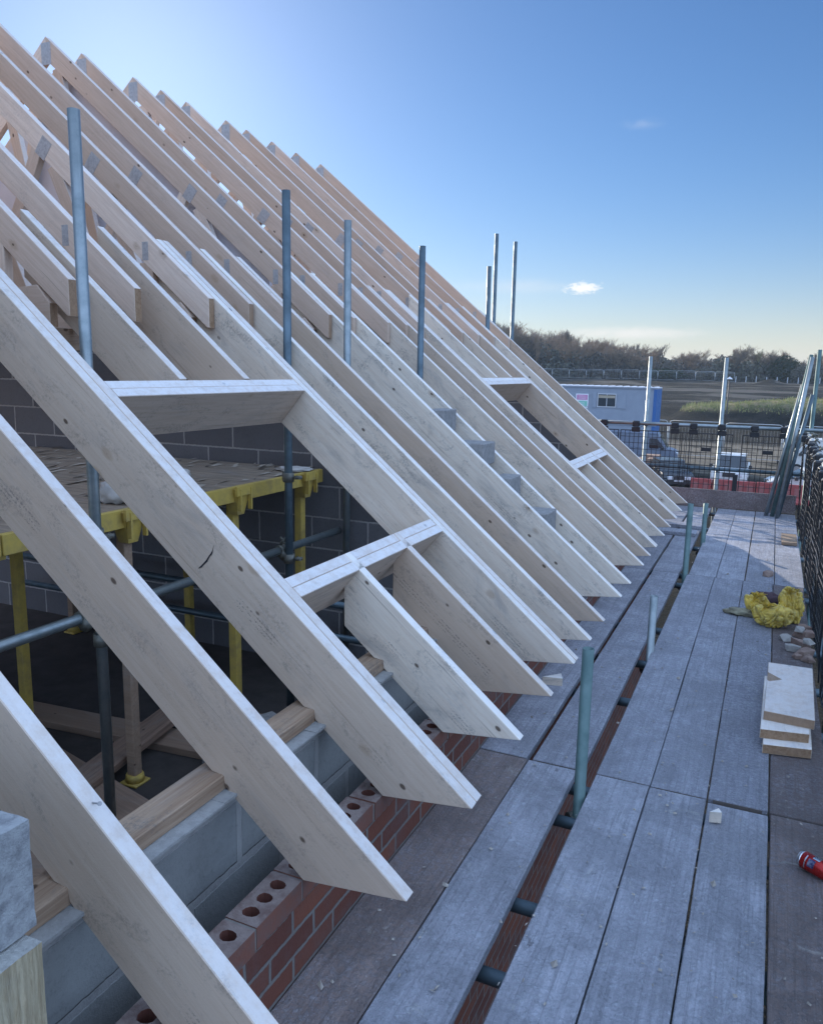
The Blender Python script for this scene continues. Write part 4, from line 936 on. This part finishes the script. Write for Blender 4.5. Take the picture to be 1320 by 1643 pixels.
# ------------------------------------------------------------------ cabins, vehicles, fences
CABW = plain('cabin_grey_blue_paint', (.30, .34, .40), .6, 0, .15, 2); CABB = plain('cabin_bright_blue', (.03, .13, .36), .5, 0, .15, 3); FROST = plain('frosted_roof_edge', (.8, .82, .85), .6, 0, .2, 6)
GLASS = plain('dark_glass', (.03, .04, .05), .12, 0, .2, 2); WHITE = plain('white_vehicle_paint', (.66, .66, .64), .3, 0, .15, 3); FRAME = plain('white_frame', (.55, .56, .58), .5, 0, .1, 4)
PINK = plain('pink_notice', (.62, .22, .42), .6, 0, .1, 4); MINT = plain('green_notice', (.25, .58, .45), .6, 0, .1, 4); CURT = plain('beige_blind', (.45, .38, .28), .8, 0, .2, 4)
def cabin(z, label):
    x0, x1, y0, y1 = -17.2, -7.75, 60, 62.6
    t = thing('site_cabin', ((x0 + x1) / 2, 61.3, z), label, 'site cabin', 'stacked site cabins')
    box('wall', x0 + .12, x1 - .12, y0, y1, z + .12, z + 2.5, CABW, t); box('base_rail', x0, x1, y0 - .03, y1 + .03, z, z + .12, CABB, t)
    for xx in (x0, x1 - .22): box('corner_post', xx, xx + .22, y0 - .04, y1 + .04, z + .125, z + 2.5, CABB, t)
    rf = box('roof', x0 - .02, x1 + .02, y0 - .06, y1 + .06, z + 2.505, z + 2.6, CABW, t)
    bm = bmesh.new()
    for i in range(52): add_box(bm, i * .182, i * .182 + .15, -.05, 2.6, 0, .035 + .02 * ((i * 7) % 3))
    mesh_obj('roof_sheet', bm, FROST, t, Matrix.Translation((x0 + .02, y0 - .05, z + 2.603)))
    w = box('window', -12.0, -10.6, y0 - .05, y0 - .004, z + 1.1, z + 2.12, FRAME, t); box('pane', -11.92, -11.33, y0 - .06, y0 - .052, z + 1.18, z + 2.04, GLASS, w); box('pane', -11.27, -10.68, y0 - .06, y0 - .052, z + 1.18, z + 2.04, GLASS, w)
    box('blind', -11.9, -10.7, y0 - .066, y0 - .062, z + 1.78, z + 1.98, CURT, w)
    box('shutter', -10.55, -9.9, y0 - .06, y0 - .004, z + 1.05, z + 2.15, CABW, t); box('shutter', -12.35, -12.05, y0 - .06, y0 - .004, z + 1.05, z + 2.15, CABW, t)
    box('door', -15.3, -14.4, y0 - .05, y0 - .004, z + .15, z + 2.15, FRAME, t)
    return t
cabin(-1.93, 'upper grey blue site cabin with frosted roof edge and white framed window'); cabin(-4.58, 'lower site cabin under the upper one, behind the mesh guard')
nb = thing('notice_board', (-13.0, 59.9, -.6), 'pink and green notices fixed on the upper cabin wall beside the window', 'notice board')
box('backing', -13.6, -12.65, 59.93, 59.95, -.95, .12, FROST, nb); box('notice', -13.52, -12.73, 59.915, 59.928, -.32, .04, PINK, nb); box('notice', -13.52, -12.73, 59.915, 59.928, -.86, -.42, MINT, nb)
for k in range(3): box('notice_line', -13.42, -12.83, 59.909, 59.913, -.24 + k * .09, -.215 + k * .09, FROST, nb)
for k in range(3): box('notice_line', -13.42, -12.93, 59.909, 59.913, -.78 + k * .1, -.75 + k * .1, FROST, nb)
st = thing('landing', (-14, 59.3, -4.6), 'white railed landing and steps in front of the upper cabin door', 'steps')
box('platform', -15.6, -12.4, 58.7, 59.9, -1.98, -1.9, FRAME, st)
for xx in (-15.6, -14.5, -13.4, -12.45):
    box('leg', xx, xx + .05, 58.72, 58.77, GZ, -1.985, FRAME, st); box('post', xx, xx + .05, 58.72, 58.77, -1.895, -.8, FRAME, st)
box('handrail', -15.6, -12.4, 58.715, 58.775, -.795, -.74, FRAME, st); box('handrail', -15.6, -12.4, 58.715, 58.77, -1.3, -1.26, FRAME, st)

def prism(bm, prof, w, mat=0, taper=None):
    """side profile in (x,z), width along y; taper: dict idx -> half width"""
    A = []; B = []
    for i, (x_, z_) in enumerate(prof):
        hw = (taper or {}).get(i, w / 2); A.append(bm.verts.new((x_, -hw, z_))); B.append(bm.verts.new((x_, hw, z_)))
    n = len(prof); fs = [bm.faces.new(A), bm.faces.new(B[::-1])]
    for i in range(n): fs.append(bm.faces.new((A[(i + 1) % n], A[i], B[i], B[(i + 1) % n])))
    for f in fs: f.material_index = mat
    return fs
TYRE = plain('tyre_rubber', (.02, .02, .022), .8, 0, .2, 8); RIM = plain('wheel_rim', (.4, .4, .42), .35, .8, .2, 8); LAMP = plain('headlight_glass', (.7, .72, .75), .15, 0, .1, 8); DK = plain('dark_trim', (.03, .03, .033), .5, 0, .2, 8); REDL = plain('rear_light_red', (.4, .02, .02), .3, 0, .1, 8)
def car(kind, x, y, rot, paint, label, cat='car'):
    L, W, H = {'suv': (4.6, 1.9, 1.82), 'hatch': (4.1, 1.78, 1.46), 'van': (5.2, 2.0, 2.3), 'pickup': (5.2, 1.9, 1.82)}[kind]
    g = hgt(x, y); t = thing({'van': 'parked_van', 'suv': 'parked_car', 'hatch': 'parked_car', 'pickup': 'pickup_truck'}[kind], (x, y, g), label, cat)
    M = Matrix.Translation((x, y, g)) @ Matrix.Rotation(rot, 4, 'Z'); hl = L / 2
    belt = {'suv': 1.12, 'hatch': .92, 'van': 1.25, 'pickup': 1.12}[kind]
    body = [(-hl + .05, .32), (-hl, .6), (-hl + .08, belt - .18), (-hl + .35, belt - .04), (-hl + 1.05 if kind != 'van' else -hl + .7, belt + .02), (hl - .1, belt + .04), (hl, belt - .25), (hl, .45), (hl - .08, .32)]
    bm = bmesh.new(); prism(bm, body, W); bmesh.ops.bevel(bm, geom=bm.edges[:], offset=.06, segments=2, affect='EDGES', clamp_overlap=True); mesh_obj('body', bm, paint, t, M, smooth=False)
    xa = -hl + (1.0 if kind != 'van' else .65); xr = {'suv': hl - .25, 'hatch': hl - .35, 'van': hl - .05, 'pickup': .75}[kind]; rf = xa + (.75 if kind != 'van' else .7)
    top = [(xa, belt), (rf, H - .07), (xr - .25 if kind != 'van' else xr, H - .07), (xr, belt)]
    tw = {0: W / 2 - .05, 1: W / 2 - .2, 2: W / 2 - .2, 3: W / 2 - .06}
    if kind == 'van': tw = {0: W / 2 - .03, 1: W / 2 - .08, 2: W / 2 - .05, 3: W / 2 - .03}
    bm = bmesh.new(); prism(bm, top, W, 0, tw)
    bmesh.ops.bevel(bm, geom=bm.edges[:], offset=.03, segments=1, affect='EDGES'); mesh_obj('cab' if kind in ('van', 'pickup') else 'glasshouse', bm, paint if kind == 'van' else GLASS, t, M)
    bm = bmesh.new(); prism(bm, [(rf - .04, H - .065), (rf + .05, H), (xr - .3 if kind != 'van' else xr - .05, H), (xr - .2 if kind != 'van' else xr, H - .065)], W - (.34 if kind != 'van' else .12)); mesh_obj('roof_panel', bm, paint, t, M)
    def slab(nm, pts, mat):   # thin panel
        bm = bmesh.new(); v = [bm.verts.new(p) for p in pts]; f = bm.faces.new(v); r = bmesh.ops.extrude_face_region(bm, geom=[f]); nrm = (Vector(pts[1]) - Vector(pts[0])).cross(Vector(pts[2]) - Vector(pts[0])).normalized() * .012
        for e in r['geom']:
            if isinstance(e, bmesh.types.BMVert): e.co += nrm
        mesh_obj(nm, bm, mat, t, M)
    if kind == 'van':
        w_ = W / 2 - .15; slab('windscreen', [(xa + .07 - .03, w_, belt + .1), (xa + .07 - .03, -w_, belt + .1), (rf - .1 - .03, -w_ + .1, H - .22), (rf - .1 - .03, w_ - .1, H - .22)], GLASS)
        for s in (-1, 1): slab('side_window', [(xa + .25, s * (W / 2 - .0), belt + .1), (xa + 1.25, s * (W / 2 - .0), belt + .1), (xa + 1.25, s * (W / 2 - .04), H - .35), (rf + .05, s * (W / 2 - .04), H - .35)][::s], GLASS)
    else:
        for s in (-1, 1):
            for px in ((rf + xr) / 2 - .1, xr - .45):
                bm = bmesh.new(); add_box(bm, px - .04, px + .04, -.015, .015, 0, H - belt - .07); mesh_obj('pillar', bm, paint, t, M @ Matrix.Translation((0, s * (W / 2 - .11), belt)) @ Matrix.Rotation(s * .2, 4, 'X'))
    if kind == 'pickup':
        bm = bmesh.new(); add_box(bm, .9, hl - .1, -W / 2 + .1, W / 2 - .1, belt - .02, belt + .06); mesh_obj('load_bed', bm, DK, t, M)
    fx = -hl
    for s in (-1, 1):
        bm = bmesh.new(); add_box(bm, fx - .015, fx + .25, s * (W / 2 - .42) - .16, s * (W / 2 - .42) + .16, belt - .36, belt - .18, 0, .02); mesh_obj('headlight', bm, LAMP, t, M)
        bm = bmesh.new(); add_box(bm, xa + .25, xa + .42, s * (W / 2 + .1) - .09, s * (W / 2 + .1) + .09, belt - .02, belt + .16, 0, .02); mesh_obj('wing_mirror', bm, DK, t, M)
        bm = bmesh.new(); add_box(bm, hl - .1, hl + .01, s * (W / 2 - .2) - .1, s * (W / 2 - .2) + .1, belt - .35, belt - .1); mesh_obj('rear_light', bm, REDL, t, M)
        for px in (-hl + .85, hl - .9):
            bm = bmesh.new(); add_cyl(bm, (px, s * (W / 2 - .2), .34), (px, s * (W / 2 + .015), .34), .34, 20); wh = mesh_obj('wheel', bm, TYRE, t, M)
            bm = bmesh.new(); add_cyl(bm, (px, s * (W / 2), .34), (px, s * (W / 2 + .025), .34), .2, 14); mesh_obj('rim', bm, RIM, wh, M) if False else mesh_obj('wheel_rim', bm, RIM, t, M)
    bm = bmesh.new(); add_box(bm, fx - .02, fx + .1, -W / 2 + .62, W / 2 - .62, belt - .40, belt - .16); mesh_obj('grille', bm, DK, t, M)
    bm = bmesh.new(); add_box(bm, fx - .03, fx + .15, -W / 2 + .12, W / 2 - .12, .32, .52); mesh_obj('bumper', bm, DK, t, M)
    bm = bmesh.new(); add_box(bm, fx - .045, fx - .032, -.26, .26, .45, .56); mesh_obj('number_plate', bm, FRAME, t, M)
    return t
F = R(90)
car('pickup', -1.95, 49.8, F, WHITE, 'white pickup facing the camera behind the end mesh guards', 'pickup')
car('hatch', 2.0, 47.2, R(8), WHITE, 'white hatchback seen from the side behind the leaning tubes')
car('van', 3.4, 58.5, R(3), WHITE, 'white van parked beyond the leaning tubes', 'van')
car('van', -8.3, 57.0, R(184), plain('blue_van_paint', (.16, .19, .25), .35, 0, .1, 3), 'blue van parked side on below the site cabins', 'van')
car('hatch', -5.1, 47.5, R(110), plain('black_car_paint', (.03, .033, .04), .25, 0, .1, 3), 'black frosted car left of the white pickup')
car('suv', 7.5, 51, R(80), plain('silver_car_paint', (.4, .42, .45), .3, .4, .1, 3), 'silver car at the far right behind the side mesh')
# red barriers
REDP = plain('red_barrier_plastic', (.36, .06, .055), .5, 0, .35, 4)
def barrier(x, y, label):
    t = thing('plastic_barrier', (x, y, GZ), label, 'barrier', 'red plastic barriers across the site road')
    bm = bmesh.new(); prism(bm, [(-.28, 0), (-.28, .12), (-.12, .3), (-.08, .98), (.08, .98), (.12, .3), (.28, .12), (.28, 0)], 1.0); M = Matrix.Translation((x, y, GZ)) @ Matrix.Rotation(F, 4, 'Z')
    bmesh.ops.bevel(bm, geom=bm.edges[:], offset=.02, segments=1, affect='EDGES'); mesh_obj('barrier_body', bm, REDP, t, M)
    for s in (-.25, .25): box('recess', x + s - .14, x + s + .14, y - .135, y - .10, GZ + .4, GZ + .8, plain('faded_red', (.36, .12, .11), .6, 0, .3, 4), t)
for i, x in enumerate((-3.1, -2.05, -1.0, .05, 1.2, 2.3)): barrier(x, 43.6 + .1 * (i % 2), 'red plastic barrier, ' + ('leftmost', 'second', 'third', 'fourth', 'fifth', 'rightmost')[i] + ' of the row before the white vehicles')
# pallets of blocks
def pallet(x, y, c, label):
    t = thing('block_pallet', (x, y, GZ), label, 'pallet', 'pallets of bricks near the cabins')
    for k in range(3): box('bearer', x - .5, x + .5, y - .5 + k * .45, y - .4 + k * .45, GZ + .001, GZ + .1, W_DARK, t)
    for k in range(4): 
        for j in range(4): box('brick_pack', x - .5 + j * .25, x - .5 + j * .25 + .24, y - .5, y + .5, GZ + .105 + k * .3, GZ + .395 + k * .3, c, t)
pc = plain('tan_brick_pack', (.34, .22, .16), .9, 0, .4, 6)
for i, (x, y) in enumerate(((-7.3, 49), (-6.1, 49.3), (-6.7, 51.5))): pallet(x, y, pc, ('leftmost', 'right hand', 'rear')[i] + ' pallet of tan brick packs below the cabins')
# fence panels
FM = plain('galvanised_fence', (.5, .52, .53), .45, .6, .2, 5)
def fence_panel(x, y, w, h, label, group, name='fence_panel'):
    g = hgt(x + w / 2, y); t = thing(name, (x + w / 2, y, g), label, 'fence panel', group); bm = bmesh.new(); r = .03; c = .25
    P_ = [(0, 0), (0, h - c), (c * .3, h - c * .3), (c, h), (w - c, h), (w - c * .3, h - c * .3), (w, h - c), (w, 0)]
    for a, b_ in zip(P_, P_[1:]): add_cyl(bm, (a[0] - w / 2, 0, a[1]), (b_[0] - w / 2, 0, b_[1]), r, 6)
    for z in (.15, h * .87): add_cyl(bm, (-w / 2, 0, z), (w / 2, 0, z), .02, 6)
    mesh_obj('frame', bm, FM, t, Matrix.Translation((x + w / 2, y, g)))
    bm = bmesh.new()
    for i in range(int(w / .22)): add_cyl(bm, (-w / 2 + .1 + i * .22, .01, .15), (-w / 2 + .1 + i * .22, .01, h * .87), .006, 3, 0, 0, None, False)
    mesh_obj('mesh_infill', bm, FM, t, Matrix.Translation((x + w / 2, y, g))); box('foot_block', x - .3, x + .3, y - .12, y + .12, g + .001, g + .14, DK, t)
FX = ('behind the left end rail upright', 'left of the lamp post', 'at the lamp post', 'right of the lamp post', 'behind the leaning tubes', 'right of the leaning tubes', 'at the right edge')
for i in range(7): fence_panel(-11.3 + i * 4.05, 64.5, 3.95, 2.75, 'galvanised site fence panel ' + FX[i], 'site fence panels beyond the vehicles')
for i in range(11): fence_panel(-47 + i * 3.6, 168, 3.5, 1.9, 'distant fence panel at the foot of the tall wood', 'distant fence panels by the wood')
pf = thing('post_fence', (2, 166, hgt(2, 166)), 'low pale post and rail fence at the foot of the right hand trees', 'fence')
for i in range(16): box('post', -9 + i * 1.8, -9 + i * 1.8 + .14, 166, 166.12, hgt(-9 + i * 1.8, 166) - .1, hgt(-9 + i * 1.8, 166) + 1.1, FRAME, pf)
lp = thing('street_lamp', (-3.72, 75, GZ), 'slim dark lamp post with a white top standing before the mound', 'street lamp')
bm = bmesh.new(); add_cyl(bm, (0, 0, 0), (0, 0, 5.95), .07, 10, 0, 0, .045); mesh_obj('pole', bm, DK, lp, Matrix.Translation((-3.72, 75, GZ)))
bm = bmesh.new(); add_cyl(bm, (0, 0, 5.93), (0, 0, 6.02), .26, 12, 0, 0, .2); add_cyl(bm, (0, 0, 6.02), (0, 0, 6.14), .2, 12, 0, 0, .05); mesh_obj('lamp_head', bm, FROST, lp, Matrix.Translation((-3.72, 75, GZ)))
# ------------------------------------------------------------------ air
if HAZE:
    hm = bpy.data.materials.new('haze_air'); hm.use_nodes = True; nt = hm.node_tree; nt.nodes.clear(); o_ = nt.nodes.new('ShaderNodeOutputMaterial'); pv = nt.nodes.new('ShaderNodeVolumePrincipled')
    pv.inputs['Color'].default_value = (.66, .83, 1, 1); pv.inputs['Density'].default_value = HAZE; pv.inputs['Anisotropy'].default_value = .0; nt.links.new(pv.outputs[0], o_.inputs['Volume'])
    tag(box('haze', -3100, 3100, -1600, 4600, GZ - 1, 17.5, hm), kind='stuff')
# ------------------------------------------------------------------ world, sun, render
AZ = R(-43.3); EL = R(SUN_EL)
sd = Vector((math.sin(AZ) * math.cos(EL), math.cos(AZ) * math.cos(EL), math.sin(EL)))
w = bpy.data.worlds.new('World'); sc.world = w; w.use_nodes = True; nt = w.node_tree; nt.nodes.clear(); q = N(nt)
out = q.n('ShaderNodeOutputWorld'); bg = q.n('ShaderNodeBackground'); q.link(bg.outputs[0], out.inputs[0])
sky = q.n('ShaderNodeTexSky', sky_type='NISHITA', sun_disc=False); sky.sun_elevation = EL; sky.sun_rotation = AZ
sky.air_density = 1.0; sky.dust_density = .29; sky.ozone_density = 7.5; sky.altitude = 0
tc = q.n('ShaderNodeTexCoord'); D = tc.outputs['Generated']
def blob(d, sx, sz, fr, lo, hi):
    d = Vector(d).normalized(); rt = d.cross(Vector((0, 0, 1))).normalized(); up = rt.cross(d)
    def dot(v):
        x = q.n('ShaderNodeVectorMath', operation='DOT_PRODUCT'); q.link(D, x.inputs[0]); x.inputs[1].default_value = v; return x.outputs['Value']
    u = q.math('DIVIDE', dot(rt), sx); v = q.math('DIVIDE', dot(up), sz); f = q.math('GREATER_THAN', dot(d), .5)
    e = q.math('ADD', q.math('MULTIPLY', u, u), q.math('MULTIPLY', v, v)); m = q.math('EXPONENT', q.math('MULTIPLY', e, -1.))
    n = q.noise(q.vscale(D, 1, 1, 2.6), fr, 7, .62, .4); k = q.math('MULTIPLY', q.ramp(q.math('ADD', q.math('MULTIPLY', n, .75), q.math('MULTIPLY', m, .5)), lo, hi), m)
    return q.math('MULTIPLY', k, f)
c1 = blob((-.219, .9708, .0978), .030, .010, 95, .62, .82)
c2 = blob((-.30, .955, .10), .09, .012, 14, .45, 1.0)
c3 = blob((-.1705, .9845, .046), .10, .010, 26, .45, .9)
c4 = blob((-.16, .95, .268), .03, .008, 50, .55, 1.1)
col = sky.outputs[0]
sd_ = q.n('ShaderNodeSeparateXYZ'); q.link(D, sd_.inputs[0]); el_ = q.math('MAXIMUM', sd_.outputs[2], 0.)
col = q.mix(q.math('MULTIPLY', q.math('EXPONENT', q.math('MULTIPLY', el_, -17.)), .95), col, (8.9, 7.9, 5.9))
hz = q.mix(q.math('ADD', q.math('MULTIPLY', c2, .22), q.math('MULTIPLY', c3, .55), True), col, (9.5, 9.0, 8.6))
hz = q.mix(q.math('ADD', q.math('MULTIPLY', c1, .9), q.math('MULTIPLY', c4, .12), True), hz, (10., 9.8, 9.6))
# bright bluish bank added to the unseen sky behind the camera as fill light
x_ = q.n('ShaderNodeVectorMath', operation='DOT_PRODUCT'); q.link(D, x_.inputs[0]); x_.inputs[1].default_value = Vector((.62, -.52, .60)).normalized()
sky_fill = q.math('ADD', x_.outputs['Value'], q.math('MULTIPLY', q.math('SUBTRACT', q.noise(q.vscale(D, 1, 1, 2.2), 2.6, 6, .6, .5), .5), .8)); sky_fill = q.ramp(sky_fill, .0, .5)
hz = q.mix(q.math('MULTIPLY', sky_fill, .92), hz, (8.6, 11.9, 18.2))
q.link(hz, bg.inputs['Color']); bg.inputs['Strength'].default_value = SKY
ld = bpy.data.lights.new('sun', 'SUN'); ld.energy = SUN; ld.angle = R(.5); ld.color = (1, .90, .76); lo = bpy.data.objects.new('sun', ld); COL.objects.link(lo)
lo.matrix_world = Matrix.Translation((0, 0, 30)) @ (-sd).to_track_quat('-Z', 'Y').to_matrix().to_4x4()
v = sc.view_settings; v.view_transform = 'Standard'; v.look = 'None'; v.exposure = EXPO; v.gamma = 1; v.use_curve_mapping = False
sc.display_settings.display_device = 'sRGB'
sc.cycles.max_bounces = 8; sc.cycles.diffuse_bounces = 4; sc.cycles.use_denoising = True
